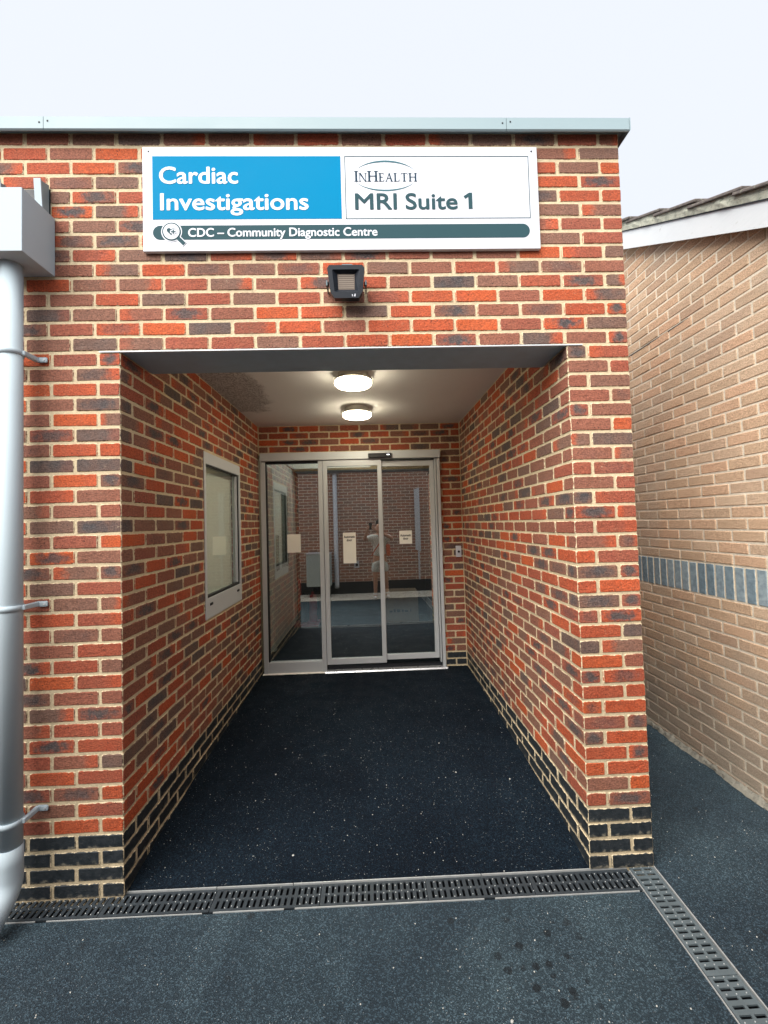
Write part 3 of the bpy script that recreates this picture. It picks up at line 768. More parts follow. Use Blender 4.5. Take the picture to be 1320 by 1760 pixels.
xs0 = min(v.co.x for v in so.data.vertices); xs1 = max(v.co.x for v in so.data.vertices)
for v in so.data.vertices: v.co.x = 1.183+(v.co.x-xs0)*(.320/(xs1-xs0)); v.co.y = yt-rnd.random()*1e-4
def swoosh(a0, a1, cx, cz, rx, rz, w):
    n = 40; V = []; Fc = []
    for i in range(n+1):
        f = i/n; a = a0+(a1-a0)*f; ww = 1.35*w*(.2+.8*math.sin(math.pi*f)); 
        V += [(cx+rx*math.cos(a), yb, cz+(rz+ww)*math.sin(a)), (cx+rx*math.cos(a), yb, cz+(rz-ww)*math.sin(a))]
    for i in range(n): Fc.append((2*i, 2*i+1, 2*i+3, 2*i+2))
    mesh_obj('logo_arc', V, Fc, flat('sign_grey_teal', (.06, .14, .165), .6, spec=.05), sg)
swoosh(math.radians(150), math.radians(22), 1.341, 3.494, .165, .082, .0032); swoosh(math.radians(205), math.radians(335), 1.341, 3.500, .165, .076, .0028)
for x in (.160, 2.097): lathe('screw', [(.0045, -.0235), (.0045, -.022)], M['dark'], sg, (x, 0, 3.628), 10, 'y')

# ------------------------------------------------------------------ floodlight
fl = empty('floodlight', (1.135, 0, 2.93), 'small black square floodlight on a bracket below the sign', 'floodlight')
fo = [(-.078, -.045), (-.058, -.075), (.058, -.075), (.078, -.045), (.090, .062), (.080, .076), (-.080, .076), (-.090, .062)]
fi = [(-.058, -.045), (-.05, -.047), (.05, -.047), (.058, -.045), (.066, .052), (.062, .056), (-.062, .056), (-.066, .052)]
fr = [(-.040, -.030), (-.038, -.030), (.038, -.030), (.040, -.030), (.042, .040), (.040, .042), (-.040, .042), (-.042, .040)]
tilt = Matrix.Rotation(math.radians(9), 4, 'X')
def F3(q, y): v = tilt @ Vector((q[0], y, q[1])); return (1.132+v.x, v.y-.0, 2.925+v.z)
V = [F3(q, -.10) for q in fo]+[F3(q, -.10) for q in fi]+[F3(q, -.080) for q in fr]+[F3(q, -.055) for q in fo]
Fc = []
for k in range(8):
    j = (k+1) % 8; Fc += [(k, j, 8+j, 8+k), (8+k, 8+j, 16+j, 16+k), (24+k, 24+j, j, k)]
Fc += [tuple(range(24, 32))]
hs_ = mesh_obj('housing', V, Fc, M['black'], fl)
mesh_obj('led_panel', [F3(q, -.0805) for q in fr], [tuple(range(8))], flat('led_panel', (.16, .125, .10), .45), fl)
led = flat('led_strip', (.30, .25, .20), .4)
for i in range(7):
    z = -.024+i*.0095; mesh_obj('led_row', [F3(q, -.0815) for q in ((-.037, z), (.037, z), (.037, z+.004), (-.037, z+.004))], [(0, 1, 2, 3)], led, fl)
mesh_obj('maker_mark', [F3(q, -.1006) for q in ((.026, -.068), (.030, -.068), (.030, -.058), (.026, -.058))], [(0, 1, 2, 3)], M['white'], fl)
mesh_obj('maker_mark', [F3(q, -.1006) for q in ((.034, -.068), (.044, -.068), (.044, -.058), (.041, -.054))], [(0, 1, 2, 3)], M['white'], fl)
box('heat_sink', 1.132-.055, 1.132+.055, -.055, -.02, 2.885, 2.965, M['black'], fl, .008)
for sx in (-1, 1): tube('pivot_knob', [(1.132+sx*.086, -.070, 2.912), (1.132+sx*.100, -.070, 2.912)], .011, M['dark'], fl, 14)
bk = M['frame'] if False else flat('bracket_paint', (.10, .145, .165), .4)
prism('bracket', arc(1.135, 3.020, .036, 0, math.pi, 12)[:0]+[(1.097, 2.975), (1.173, 2.975), (1.173, 3.028), (1.160, 3.052), (1.110, 3.052), (1.097, 3.028)], 'y', -.010, -.004, bk, fl)
for sx in (-1, 1): box('bracket_arm', 1.132+sx*.095-.003, 1.132+sx*.095+.003, -.085, -.004, 2.900, 2.925, bk, fl)
lathe('screw', [(.006, -.013), (.006, -.010)], M['bright'], fl, (1.135, 0, 3.018), 12, 'y')

# ------------------------------------------------------------------ hopper and downpipe
dp = empty('downpipe', (-.435, -.1, 0), 'pale grey rainwater downpipe with box hopper at left of the front wall', 'downpipe')
bm = bmesh.new()
hx0, hx1, hy, hz0, hz1 = -.562, -.312, -.200, 3.006, 3.300; t = .004
o_ = [(hx0, hy), (hx1, hy), (hx1, -.001), (hx0, -.001)]; i_ = [(hx0+t, hy+t), (hx1-t, hy+t), (hx1-t, -.001-t), (hx0+t, -.001-t)]
A = [bm.verts.new((*p, hz0)) for p in o_]; Bq = [bm.verts.new((*p, hz1)) for p in o_]; C = [bm.verts.new((*p, hz1)) for p in i_]; D = [bm.verts.new((*p, hz0+t)) for p in i_]
bm.faces.new(A); bm.faces.new(D)
for k in range(4):
    j = (k+1) % 4; bm.faces.new((A[k], A[j], Bq[j], Bq[k])); bm.faces.new((Bq[k], Bq[j], C[j], C[k])); bm.faces.new((C[k], C[j], D[j], D[k]))
bmesh.ops.recalc_face_normals(bm, faces=bm.faces)
bmesh.ops.bevel(bm, geom=[e for e in bm.edges if all(v.co.z > hz1-.01 or True for v in e.verts)], offset=.0015, segments=1, affect='EDGES')
bm_obj('hopper', bm, M['pipe'], dp)
PX, PY, PR = -.4415, -.098, .0435
tube('pipe', [(PX, PY, hz0), (PX, PY, .30)], PR, M['pipe'], dp, 32)
sh = [(PX, PY, .335), (PX, PY, .26)]+[(PX, PY-.10*(1-math.cos(a)), .20-.10*math.sin(a)+.06*0) for a in np.linspace(0, math.radians(62), 9)]
sh.append((PX, sh[-1][1]-.07, sh[-1][2]-.055))
tube('shoe', sh, [PR+.0022]*len(sh), M['pipe'], dp, 32)
for z in (2.585, 1.398, .440):
    br = tube('bracket', [(PX-.0, PY, z-.013), (PX, PY, z+.013)], PR+.0045, M['pipe'], dp, 32)
    for sx in (-1, 1):
        pts = [(PX+sx*.046, PY+.0, z), (PX+sx*.062, -.055, z+.002), (PX+sx*.075, -.012, z+.004)]
        box('bracket_arm', min(PX+sx*.040, PX+sx*.060), max(PX+sx*.040, PX+sx*.060), PY, -.006, z-.011, z+.011, M['pipe'], br, .003)
        box('bracket_tab', min(PX+sx*.045, PX+sx*.098), max(PX+sx*.045, PX+sx*.098), -.0135, -.0055, z-.013, z+.013, M['pipe'], br, .006, 2)
        lathe('screw', [(.005, -.0160), (.005, -.0134)], M['frame'], br, (PX+sx*.085, 0, z), 10, 'y')
# parapet outlet
ch = empty('parapet_outlet', (-.44, 0, 3.31), 'dark parapet rainwater outlet with metal lip just above the hopper', 'outlet')
box('opening', -.559, -.336, -.0010, .0030, 3.303, 3.452, M['dark'], ch)
for x0, x1, f0, f1 in ((-.346, -.339, -.372, -.339), (-.556, -.549, -.556, -.530)):
    lp_ = prism('lip', [(-.040, 3.31), (-.052, 3.455), (-.003, 3.470), (-.003, 3.31)], 'x', x0, x1, M['alu'], ch)
    prism('lip_edge', [(-.0405, 3.31), (-.0525, 3.455), (-.0585, 3.462), (-.0465, 3.31)], 'x', f0, f1, M['pipe'], lp_)

# ------------------------------------------------------------------ recess fittings
for i, (y, lab) in enumerate(((.98, 'round lit ceiling light nearer the front of the entrance recess'), (1.89, 'round lit ceiling light nearer the sliding doors'))):
    L = empty('ceiling_light', (1.12, y, 2.85), lab, 'light', 'ceiling lights in the entrance recess')
    lathe('housing', [(.112, 2.8495), (.112, 2.806), (.139, 2.802), (.139, 2.790), (.130, 2.788)], flat('lamp_trim', (.40, .38, .33), .45), L, (1.12, y, 0), 44)
    lathe('diffuser', [(.134, 2.7878), (.136, 2.772), (.126, 2.760), (.09, 2.752), (.03, 2.749)], M['lamp'], L, (1.12, y, 0), 44)
sw = empty('push_button', (2.19, 2.57, 1.34), 'small white door push button on the brick beside the sliding doors', 'switch')
box('back_box', 2.162, 2.222, 2.548, 2.568, 1.340, 1.463, M['white'], sw, .003)
lathe('button', [(.013, 2.540), (.013, 2.548)], M['dark'], sw, (2.192, 0, 1.40), 14, 'y')

def notice(x0, x1, z0, z1, y, lab, lines=None, blank=False):
    e = empty('notice', ((x0+x1)/2, y, z0), lab, 'notice', 'paper notices on the glass doors')
    box('sheet', x0, x1, y-.0012, y-.0004, z0, z1, M['paper'], e)
    if lines:
        for s, z, w in lines: text('lettering', s, (x0+x1)/2-w/2, z, .036, M['ink'], e, y-.0016, .0012, w)
notice(.300, .447, 1.444, 1.645, 2.565, 'blank pale paper sheet on the fixed left glass panel')
notice(.914, 1.055, 1.310, 1.646, 2.536, 'tall pale notice reading Automatic door on the middle leaf', [('Automatic', 1.588, .122), ('door', 1.552, .060)])
notice(1.539, 1.679, 1.502, 1.649, 2.576, 'small square notice reading Automatic door on the right leaf', [('Automatic', 1.585, .122), ('door', 1.550, .060)])

ex = empty('extinguisher_stand', (.12, 4.75, .138), 'red fire extinguisher stand inside the lobby by the left wall', 'stand')
box('back_plate', .00, .05, 4.90, 4.92, .20, .86, M['red'], ex, .004); box('base_tray', -.02, .36, 4.60, 4.92, .138, .185, M['red'], ex, .006)
for x, lab, mt in ((.11, 'dark fire extinguisher nearest the left wall on the red stand', M['dark']), (.26, 'red fire extinguisher on the right of the red stand', M['red'])):
    e = empty('fire_extinguisher', (x, 4.77, .186), lab, 'extinguisher', 'fire extinguishers in the lobby')
    lathe('cylinder', [(.060, .187), (.070, .20), (.070, .55), (.055, .60), (.022, .63), (.022, .66)], mt, e, (x, 4.77, 0), 24)
    box('handle', x-.015, x+.11, 4.76, 4.78, .665, .685, M['dark'], e, .004); box('lever', x-.015, x+.10, 4.76, 4.78, .70, .715, M['dark'], e, .004)
    tube('hose', [(x+.02, 4.76, .65), (x+.08, 4.72, .60), (x+.09, 4.69, .45), (x+.08, 4.69, .30)], .010, M['dark'], e, 10)
cb = empty('cardboard_box', (1.69, 4.7, .138), 'plain brown cardboard box with faint dark print inside the lobby', 'box')
bm = bmesh.new(); bm_box(bm, 1.42, 1.96, 4.70, 5.1, .139, .62, .003); bm_obj('carton', bm, M['card'], cb)
box('tape', 1.66, 1.72, 4.698, 4.6995, .50, .6205, flat('tape', (.36, .27, .18), .4), cb)
for i, (xx, w, hh) in enumerate(((1.49, .05, .03), (1.56, .03, .05), (1.61, .055, .045), (1.69, .03, .04), (1.74, .05, .03), (1.83, .012, .05))):
    box('print_mark', xx, xx+w, 4.698, 4.6994, .30, .30+hh, M['ink'], cb)

# ------------------------------------------------------------------ drains
def grate(name, parent, u0, u1, seg_id, M4, dark):
    """slotted grate: u along the channel, v across (0..1 = .012 .. DW-.012)"""
    pitch = .0285; v0, v1 = .010, DW-.010
    n = int((u1-u0)/pitch); us = []
    us.append(u0)
    for i in range(n):
        a = u0+i*pitch; us += [a+.009, a+.021]
    us.append(u1)
    bm = bmesh.new()
    split = [v0, v0+.012, v0+.052, v0+.064, v1-.012, v1]; split2 = [v0, v0+.012, v1-.066, v1-.054, v1-.012, v1]
    vals = sorted(set(split+split2))
    grid = [[bm.verts.new((u, v, 0)) for v in vals] for u in us]
    for i in range(len(us)-1):
        slot = i % 2 == 1; alt = split if (i//2) % 2 else split2
        for j in range(len(vals)-1):
            vm = (vals[j]+vals[j+1])/2
            hole = slot and ((alt[1] < vm < alt[2]) or (alt[3] < vm < alt[4]))
            if not hole: bm.faces.new((grid[i][j], grid[i+1][j], grid[i+1][j+1], grid[i][j+1]))
    for v in [v for v in bm.verts if not v.link_faces]: bm.verts.remove(v)
    r = bmesh.ops.extrude_face_region(bm, geom=list(bm.faces))
    for v in r['geom']:
        if isinstance(v, bmesh.types.BMVert): v.co.z -= .006
    for v in bm.verts: v.co = M4 @ v.co
    o = bm_obj(name, bm, dark, parent)
    # anti-slip studs
    bm = bmesh.new()
    for i in range(n):
        if rnd.random() < .25: continue
        for vv in (v0+.020, v0+.058, v1-.022):
            m = M4 @ Vector((u0+i*pitch+.003+rnd.uniform(-.001, .001), vv+(i % 2)*.008, .0012))
            bmesh.ops.create_icosphere(bm, subdivisions=1, radius=.0026, matrix=Matrix.Translation(m))
    s = bm_obj('stud', bm, M['rail'], o); s['kind'] = 'stuff'
    return o
def drain(label, M4, length, cut0, gm):
    e = empty('drain_channel', tuple(M4 @ Vector((0, DW/2, 0))), label, 'drain', 'slotted drain channels set in the asphalt')
    def P(name, pts, mat): return mesh_obj(name, [tuple(M4 @ Vector(p)) for p in pts], [(0, 1, 3, 2), (4, 6, 7, 5), (0, 4, 5, 1), (2, 3, 7, 6), (0, 2, 6, 4), (1, 5, 7, 3)], mat, e)
    def bx(name, u0, u1, v0, v1, z0, z1, mat): return P(name, [(u, v, z) for u in (u0, u1) for v in (v0, v1) for z in (z0, z1)], mat)
    bx('channel_body', 0, length, .0005, DW-.0005, -.12, -.09, M['dark'])
    bx('channel_side', 0, length, .0005, .008, -.0899, -.012, M['dark']); bx('channel_side', 0, length, DW-.008, DW-.0005, -.0899, -.012, M['dark'])
    a = 0
    rr = random.Random(5)
    while a < length:                      # edge rails, in lengths with small gaps
        b = min(length, a+rr.uniform(.35, .95)); bx('edge_rail', a+.002, b-.002, .0005, .0055, -.0118, .005+rr.uniform(0, .001), M['rail'])
        bx('edge_rail', a+.02, b-.03, DW-.005, DW-.0008, -.0118, .0032+rr.uniform(-.001, .001), M['rail']); a = b
    a = cut0
    while a < length-.05:
        b = min(length, a+.5); grate('grate', e, a+.0015, b-.0015, 0, M4 @ Matrix.Translation((0, 0, .001)), gm); a = b
    return e
xa = 2.572
# front drain runs to -x from the corner; v goes to -y
d1 = Vector((-1, .0085, 0)).normalized(); n1 = Vector((0, -1, 0))
MF = Matrix(((d1.x, n1.x, 0, xa), (d1.y, n1.y, 0, yd(xa)), (0, 0, 1, 0), (0, 0, 0, 1)))
drain('black slotted drain channel along the foot of the front wall', MF @ Matrix.Translation((DW+.001, 0, 0)), 4.2, 0, M['grate'])
d2 = Vector((-.028, -1, 0)).normalized(); n2 = Vector((-1, 0, 0))
MS = Matrix(((d2.x, n2.x, 0, xa+.001), (d2.y, n2.y, 0, yd(xa)-.0005), (0, 0, 1, .0004), (0, 0, 0, 1)))
drain('grey slotted drain channel running from the corner pier towards the viewer', MS, 3.5, 0, M['grate2'])
for o in bpy.data.objects:
    pass

# loose stone chips
bm = bmesh.new(); rr = random.Random(3)
for i in range(750):
    x = rr.uniform(-1.2, 3.45); y = rr.uniform(-1.3, 1.8); z = .002
    if 0 < x < 2.25 and y > 0: z = float(np.interp(y, [p[0] for p in prof], [p[1] for p in prof]))+.002
    elif y > -.16 and x < 2.58: continue
    elif 2.38 < x < 2.6 and y < 0: continue
    r = rr.uniform(.0012, .0030)*(2.0 if rr.random() < .03 else 1)
    bmesh.ops.create_icosphere(bm, subdivisions=1, radius=r, matrix=Matrix.Translation((x, y, z)) @ Matrix.Rotation(rr.random()*6, 4, 'Z') @ Matrix.Diagonal((1.3, 1, .7, 1)))
gt = bm_obj('grit', bm, M['stone']); tag(gt, 'pale loose stone grit scattered on the dark asphalt', 'grit', kind='stuff')

# ------------------------------------------------------------------ neighbouring building on the right
NX = 3.5
nb = empty('gable_building', (4.5, 1, 0), 'buff brown brick gable building with blue brick band on the right', 'building')
SL = .570; EY, AY = -1.55, 3.2
def rake(y): return 3.333+SL*(y-.144) if y < AY else 3.333+SL*(AY-.144)-SL*(y-AY)
ev = rake(-1.3); ap = rake(AY); yb2 = 2*AY+1.3
nw = prism('wall', [(-1.297, -.05), (yb2, -.05), (yb2, ev+.06), (AY, ap+.06), (-1.297, ev+.06)], 'x', NX+.004, 10, M['mortar2'], nb)
Nb = Bricks()
BAND0 = 1.185
n = 0
z = BAND0-.01
rowsz = []
k = 0
while z > -.06: rowsz.append((z-BH, z, k)); z -= CH; k += 1
z = BAND0+.225; k = 1
while z < ap+.1: rowsz.append((z, z+BH, k)); z += CH; k += 1
for z0, z1, k in rowsz:
    if z0 < 0.0: z0 = max(z0, -.03)
    y = -1.30 if k % 2 else -1.30-.1125
    while y < 7.4:
        a, b = max(y, -1.30), y+BL
        if z1 < max(rake(a), rake(b))+.10 and b-a > .05: Nb.add(NX, NX+BT, a, b, z0, z1, 'buff', nw, '-x', vis=z1 < min(rake(a), rake(b))+.03)
        y += .225
y = -1.30
while y < 7.4:
    Nb.add(NX, NX+BT, y, y+BH, BAND0, BAND0+BL, 'slate', nw, '-x'); y += CH
bpy.context.view_layer.update()
Nb.build(nb, 300, 'brick_mass')
box('open_joint', NX-.0004, NX+.004,   .75, 1.75, 3.1170, 3.1240, M['dark'], nb)
# bargeboard, soffit, verge
def slope_box(name, y0, y1, dz0, dz1, x0, x1, mat, parent=nb):
    return prism(name, [(y0, rake(y0)+dz0), (y1, rake(y1)+dz0), (y1, rake(y1)+dz1), (y0, rake(y0)+dz1)], 'x', x0, x1, mat, parent)
slope_box('bargeboard', EY, AY, 0, .150, 3.436, 3.458, M['barge'])
slope_box('soffit', EY, AY, .012, .020, 3.4582, NX+.005, M['barge'])
slope_box('board_trim', EY, AY, .1503, .158, 3.428, 3.47, M['dark'])
prism('bargeboard', [(AY+.001, ap), (2*AY-EY, rake(2*AY-EY)), (2*AY-EY, rake(2*AY-EY)+.15), (AY+.001, ap+.15)], 'x', 3.436, 3.458, M['barge'], nb)
bm = bmesh.new(); N = 90; vs = []
for i in range(N+1):
    y = EY+(AY-EY)*i/N; z = rake(y); r1 = rnd.uniform(-.006, .006)
    vs.append([bm.verts.new(p) for p in ((3.424+r1, y, z+.1585), (3.420+r1+rnd.uniform(-.004, .004), y, z+.19), (3.426+r1, y, z+.232), (3.60, y, z+.232), (3.60, y, z+.1585))])
for a, b in zip(vs, vs[1:]):
    for k in range(5): bm.faces.new((a[k], a[(k+1) % 5], b[(k+1) % 5], b[k]))
bm.faces.new(vs[0]); bm.faces.new(vs[-1])
bm_obj('verge', bm, M['verge'], nb)
rf = prism('roof', [(EY, rake(EY)+.17), (AY, ap+.17), (2*AY-EY, rake(2*AY-EY)+.17), (2*AY-EY, rake(2*AY-EY)+.215), (AY, ap+.215), (EY, rake(EY)+.215)], 'x', 3.6005, 10.3, M['tile'], nb)
th = math.atan(SL); g = .335
def tile_mesh():
    bm = bmesh.new(); bm_box(bm, 0, .325, -.02, .43, 0, .019, .005, 2)
    for v in bm.verts: v.co.z += .006*math.sin(v.co.y*40)*.1
    me = bpy.data.meshes.new('tile'); bm.to_mesh(me); bm.free(); me.materials.append(M['tile']); return me
tm = tile_mesh()
yy0 = .211-6*g; k = 0
bpy.context.view_layer.update()
for r in range(0, 15):
    y = yy0+(r)*g-.005
    if y < EY-.1 or y > AY-.1: continue
    for c in range(4):
        o = bpy.data.objects.new('tile', tm); COL.objects.link(o); o.parent = rf
        o.matrix_world = Matrix.Translation((3.400+.328*c+rnd.uniform(-.006, .006), y+rnd.uniform(-.006, .006), rake(y)+.238)) @ Matrix.Rotation(th-math.radians(2.8)+rnd.gauss(0, .006), 4, 'X') @ Matrix.Rotation(rnd.gauss(0, .008), 4, 'Z')
# mortar splash along the wall foot
bm = bmesh.new(); prev = None
for i in range(150):
    y = -1.35+i*.033; w = .014+.016*rnd.random()+.008*math.sin(i*.37); hgt = .012+.020*rnd.random()
    row = [bm.verts.new(p) for p in ((NX+.004, y, hgt+.02), (NX-.008-.2*w, y, hgt), (NX-w, y, .003), (NX+.004, y, -.01))]
    if prev:
        for k in range(3): bm.faces.new((prev[k], prev[k+1], row[k+1], row[k]))
    prev = row
bm_obj('mortar_fillet', bm, M['splash'], nb)

# ------------------------------------------------------------------ building behind the viewer (seen mirrored in the doors)
def far_brick():
    t = NT('rear_brick'); p = t.pos(); mp = t.n.new('ShaderNodeCombineXYZ'); s = t.n.new('ShaderNodeSeparateXYZ'); t.l.new(p, s.inputs[0]); t.l.new(s.outputs[0], mp.inputs[0]); t.l.new(s.outputs[2], mp.inputs[1])
    k = t.n.new('ShaderNodeTexBrick'); t.l.new(mp.outputs[0], k.inputs['Vector']); k.inputs['Scale'].default_value = 1
    k.inputs['Brick Width'].default_value = .225; k.inputs['Row Height'].default_value = .075; k.inputs['Mortar Size'].default_value = .006; k.inputs['Bias'].default_value = -.1
    k.inputs['Color1'].default_value = (.40, .19, .13, 1); k.inputs['Color2'].default_value = (.27, .175, .14, 1); k.inputs['Mortar'].default_value = (.80, .74, .64, 1)
    n = t.noise(p, 60, 4); c = t.mix(t.rng(n, .3, .7, 0, 1), t.mix(1.0, k.outputs[0], (.7, .7, .7), 'MULTIPLY'), t.mix(1.0, k.outputs[0], (1.2, 1.2, 1.2), 'MULTIPLY'))
    t.bump(t.math('SUBTRACT', 1.0, k.outputs[1]), .004); return t.done(c, .9)
rb_ = empty('brick_building', (1, -3.45, 0), 'red brown brick building across the yard mirrored in the glass doors', 'building')
RY = -3.4
box('wall', -7, 7, -9, RY, -.05, 3.1, far_brick(), rb_); box('coping', -7.05, 7.05, -9.05, RY+.05, 3.1005, 3.17, M['alu'], rb_)
box('band', -7, 7, RY+.0005, RY+.012, .0, .30, M['dark'], rb_)
t_ = NT('gravel_strip'); p_ = t_.pos(); vv = t_.voro(p_, 45, 'F1', 1); sp_ = t_.n.new('ShaderNodeSeparateColor'); t_.l.new(vv, sp_.inputs[0])
gc = t_.ramp(sp_.outputs[0], [(0, (.42, .38, .30)), (.4, (.72, .68, .58)), (1, (.86, .83, .75))]); t_.bump(t_.voro(p_, 45), .012); t_.done(gc, .9)
gs = mesh_obj('gravel_strip', [(-7, -2.28, .004), (2.9, -2.55, .004), (2.9, RY, .004), (-7, RY, .004)], [(0, 1, 2, 3)], t_.m); tag(gs, 'pale gravel strip along the foot of the rear building', kind='structure')
rp = empty('downpipe', (.37, RY, 0), 'white downpipe on the rear brick wall mirrored in the middle door leaf', 'downpipe')
tube('pipe', [(.36, RY+.07, 3.08), (.36, RY+.07, .30), (.36, RY+.13, .18)], .055, M['white'], rp, 20); box('hopper', .25, .47, RY+.0005, RY+.16, 3.02, 3.0995, M['white'], rp, .004)
ac = empty('cooling_unit', (-.03, -3.0, 0), 'pale grey outdoor cooling unit mirrored in the left glass', 'cooling unit')
box('casing', -.34, .25, -3.22, -2.90, .26, 1.04, flat('unit_grey', (.42, .50, .50), .4), ac, .03, 3); box('lid', -.35, .26, -3.23, -2.89, 1.0405, 1.07, M['white'], ac, .006)
for x in (-.28, .16): box('foot', x, x+.06, -3.2, -2.95, .004, .2605, M['dark'], ac)
wl_ = empty('cable_trunking', (2.42, RY, .8), 'white vertical trunking on the rear wall mirrored in the right leaf', 'trunking')
prism('cover', [(2.36, 1.05), (2.49, 1.0), (2.49, 2.62), (2.36, 2.58)], 'y', RY+.0005, RY+.05, M['white'], wl_); box('conduit', 2.42, 2.46, RY+.0006, RY+.03, .3, 1.02, M['white'], wl_)
so_ = empty('wall_socket', (.86, RY, .65), 'small white outdoor socket on the rear wall mirrored in the middle leaf', 'socket')
box('back_box', .80, .92, RY+.0005, RY+.06, .64, .81, M['white'], so_, .006); lathe('inlet', [(.035, RY+.061), (.035, RY+.075)], M['dark'], so_, (.86, 0, .72), 16, 'y')

# ------------------------------------------------------------------ the photographer (mirrored in the doors)
def skin(name, verts, edges, radii, mat, parent, root=0, sub=2):
    me = bpy.data.meshes.new(name); me.from_pydata(verts, edges, []); o = bpy.data.objects.new(name, me); link(o, parent)
    if parent is not None and parent.type == 'EMPTY': o.matrix_parent_inverse = Matrix.Translation(-Vector(parent.location))
    md = o.modifiers.new('skin', 'SKIN'); md.use_smooth_shade = True
    for i, r in enumerate(radii):
        sv = me.skin_vertices[0].data[i]; sv.radius = r if isinstance(r, tuple) else (r, r); sv.use_root = i == root
    sd_ = o.modifiers.new('sub', 'SUBSURF'); sd_.levels = sub; sd_.render_levels = sub
    me.materials.append(mat); return o
skinm = flat('skin', (.50, .28, .19), .5, 0, .05); shirt = flat('pale_shirt', (.66, .66, .60), .8, 0, .05, 10, .002, 14); shorts = flat('pale_shorts', (.55, .56, .52), .8, 0, .05, 10, .002, 14)
hair = flat('dark_hair', (.03, .022, .018), .6, 0, .3, 80, .002, 90); strap = flat('orange_strap', (.55, .13, .06), .6); shoe = flat('white_shoe', (.72, .72, .70), .6)
px, py = 1.42, -2.50
pe = empty('person', (px, py, 0), 'person in pale T-shirt and shorts photographing the doorway, mirrored in the doors', 'person')
def w(x, y, z): return (px+x, py+y, z)
bv = [w(0, 0, .93), w(0, 0, 1.10), w(0, .0, 1.28), w(0, -.01, 1.42), w(0, .0, 1.50), w(0, .02, 1.58), w(0, .02, 1.66), w(0, .01, 1.74),
      w(-.10, 0, .87), w(-.11, .02, .50), w(-.12, -.01, .10), w(-.12, .03, .06), w(-.125, .14, .035),
      w(.10, 0, .87), w(.13, .0, .50), w(.16, -.06, .10), w(.165, -.02, .06), w(.19, .09, .035),
      w(-.19, .0, 1.43), w(-.34, .12, 1.36), w(-.27, .30, 1.58), w(-.24, .335, 1.64),
      w(.19, .0, 1.43), w(.31, .13, 1.38), w(-.06, .30, 1.58), w(-.12, .335, 1.63)]
be = [(0, 1), (1, 2), (2, 3), (3, 4), (4, 5), (5, 6), (6, 7), (0, 8), (8, 9), (9, 10), (10, 11), (11, 12), (0, 13), (13, 14), (14, 15), (15, 16), (16, 17), (3, 18), (18, 19), (19, 20), (20, 21), (3, 22), (22, 23), (23, 24), (24, 25)]
brd = [(.15, .11), (.135, .10), (.15, .105), (.14, .095), (.055, .055), (.075, .085), (.08, .095), (.06, .075), .088, .058, .040, .042, .035, .088, .058, .040, .042, .035, .062, .044, .031, .033, .062, .044, .031, .033]
skin('body', bv, be, brd, skinm, pe)
skin('shirt', [w(0, 0, .95), w(0, 0, 1.10), w(0, 0, 1.28), w(0, -.01, 1.41), w(0, 0, 1.475), w(-.19, .0, 1.425), w(-.30, .09, 1.38), w(.19, .0, 1.425), w(.28, .10, 1.39)], [(0, 1), (1, 2), (2, 3), (3, 4), (3, 5), (5, 6), (3, 7), (7, 8)], [(.175, .13), (.16, .122), (.17, .125), (.16, .112), (.075, .075), .083, .072, .083, .072], shirt, pe)
skin('shorts', [w(0, 0, .98), w(0, 0, .90), w(-.10, 0, .83), w(-.112, .01, .60), w(.10, 0, .83), w(.12, 0, .60)], [(0, 1), (1, 2), (2, 3), (1, 4), (4, 5)], [(.165, .125), (.155, .12), .108, .095, .108, .095], shorts, pe)
skin('hair', [w(0, -.035, 1.64), w(0, -.02, 1.73), w(0, .015, 1.79), w(0, .07, 1.775)], [(0, 1), (1, 2), (2, 3)], [(.075, .05), (.086, .07), (.075, .07), (.055, .035)], hair, pe)
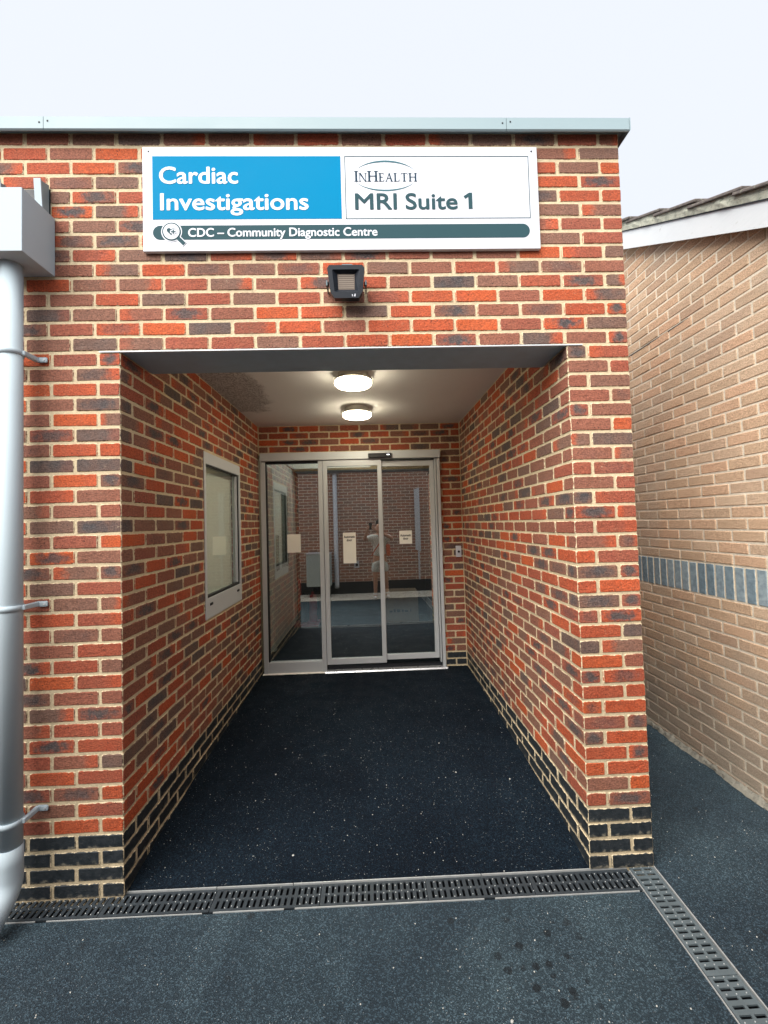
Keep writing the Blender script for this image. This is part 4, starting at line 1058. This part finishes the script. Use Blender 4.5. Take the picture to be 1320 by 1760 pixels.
for sx, q in ((0, (-.12, -.04, -.125, .16)), (1, (.16, -.09, .19, .11))):
    skin('shoe', [w(q[0], q[1]-.01, .05), w((q[0]+q[2])/2, (q[1]+q[3])/2, .052), w(q[2], q[3], .04)], [(0, 1), (1, 2)], [(.045, .048), (.048, .048), (.042, .035)], shoe, pe, 0, 2)
for x, y in ((-.12, -.01), (.16, -.06)): tube('sock', [w(x, y, .08), w(x, y, .15)], .047, shoe, pe, 14)
tube('strap', [w(.13, .02, 1.47), w(.06, .135, 1.36), w(-.10, .145, 1.15), w(-.19, .10, 1.0)], .014, strap, pe, 8); 
bm = bmesh.new(); bm_box(bm, px+.16, px+.25, py-.10, py+.10, .98, 1.25, .03, 2); bm_obj('bag', bm, strap, pe, True)
# hands: palm plus five fingers each closed round the phone
ph_x, ph_z, ph_y = CAM_POS.x+.012, CAM_POS.z-.055, CAM_POS.y-.045
phone = empty('phone', (ph_x, ph_y, ph_z-.075), 'dark phone held up in both hands by the person', 'phone')
box('case', ph_x-.037, ph_x+.037, ph_y-.004, ph_y+.004, ph_z-.075, ph_z+.075, M['dark'], phone, .003)
box('lens_block', ph_x-.030, ph_x+.004, ph_y+.004, ph_y+.0065, ph_z+.035, ph_z+.069, M['black'], phone, .001)
for sx in (-1, 1):
    wx = ph_x+sx*.075
    hv = [(wx+sx*.012, ph_y-.075, ph_z-.055), (wx-sx*.012, ph_y-.035, ph_z-.035)]; he = [(0, 1)]; hr = [(.026, .020), (.030, .016)]
    for f, (dz, ln) in enumerate(((.018, .9), (.0, 1.0), (-.018, .95), (-.036, .8))):
        i = len(hv); hv += [(ph_x+sx*.050, ph_y-.010, ph_z-.02+dz), (ph_x+sx*.045, ph_y+.010, ph_z-.018+dz), (ph_x+sx*(.045-.026*ln), ph_y+.013, ph_z-.018+dz)]
        he += [(1, i), (i, i+1), (i+1, i+2)]; hr += [.0092, .0085, .0075]
    i = len(hv); hv += [(ph_x+sx*.052, ph_y-.020, ph_z+.010), (ph_x+sx*.022, ph_y-.016, ph_z+.020)]; he += [(1, i), (i, i+1)]; hr += [.0105, .009]
    hn = skin('hand', hv, he, hr, skinm, pe, 0, 1)
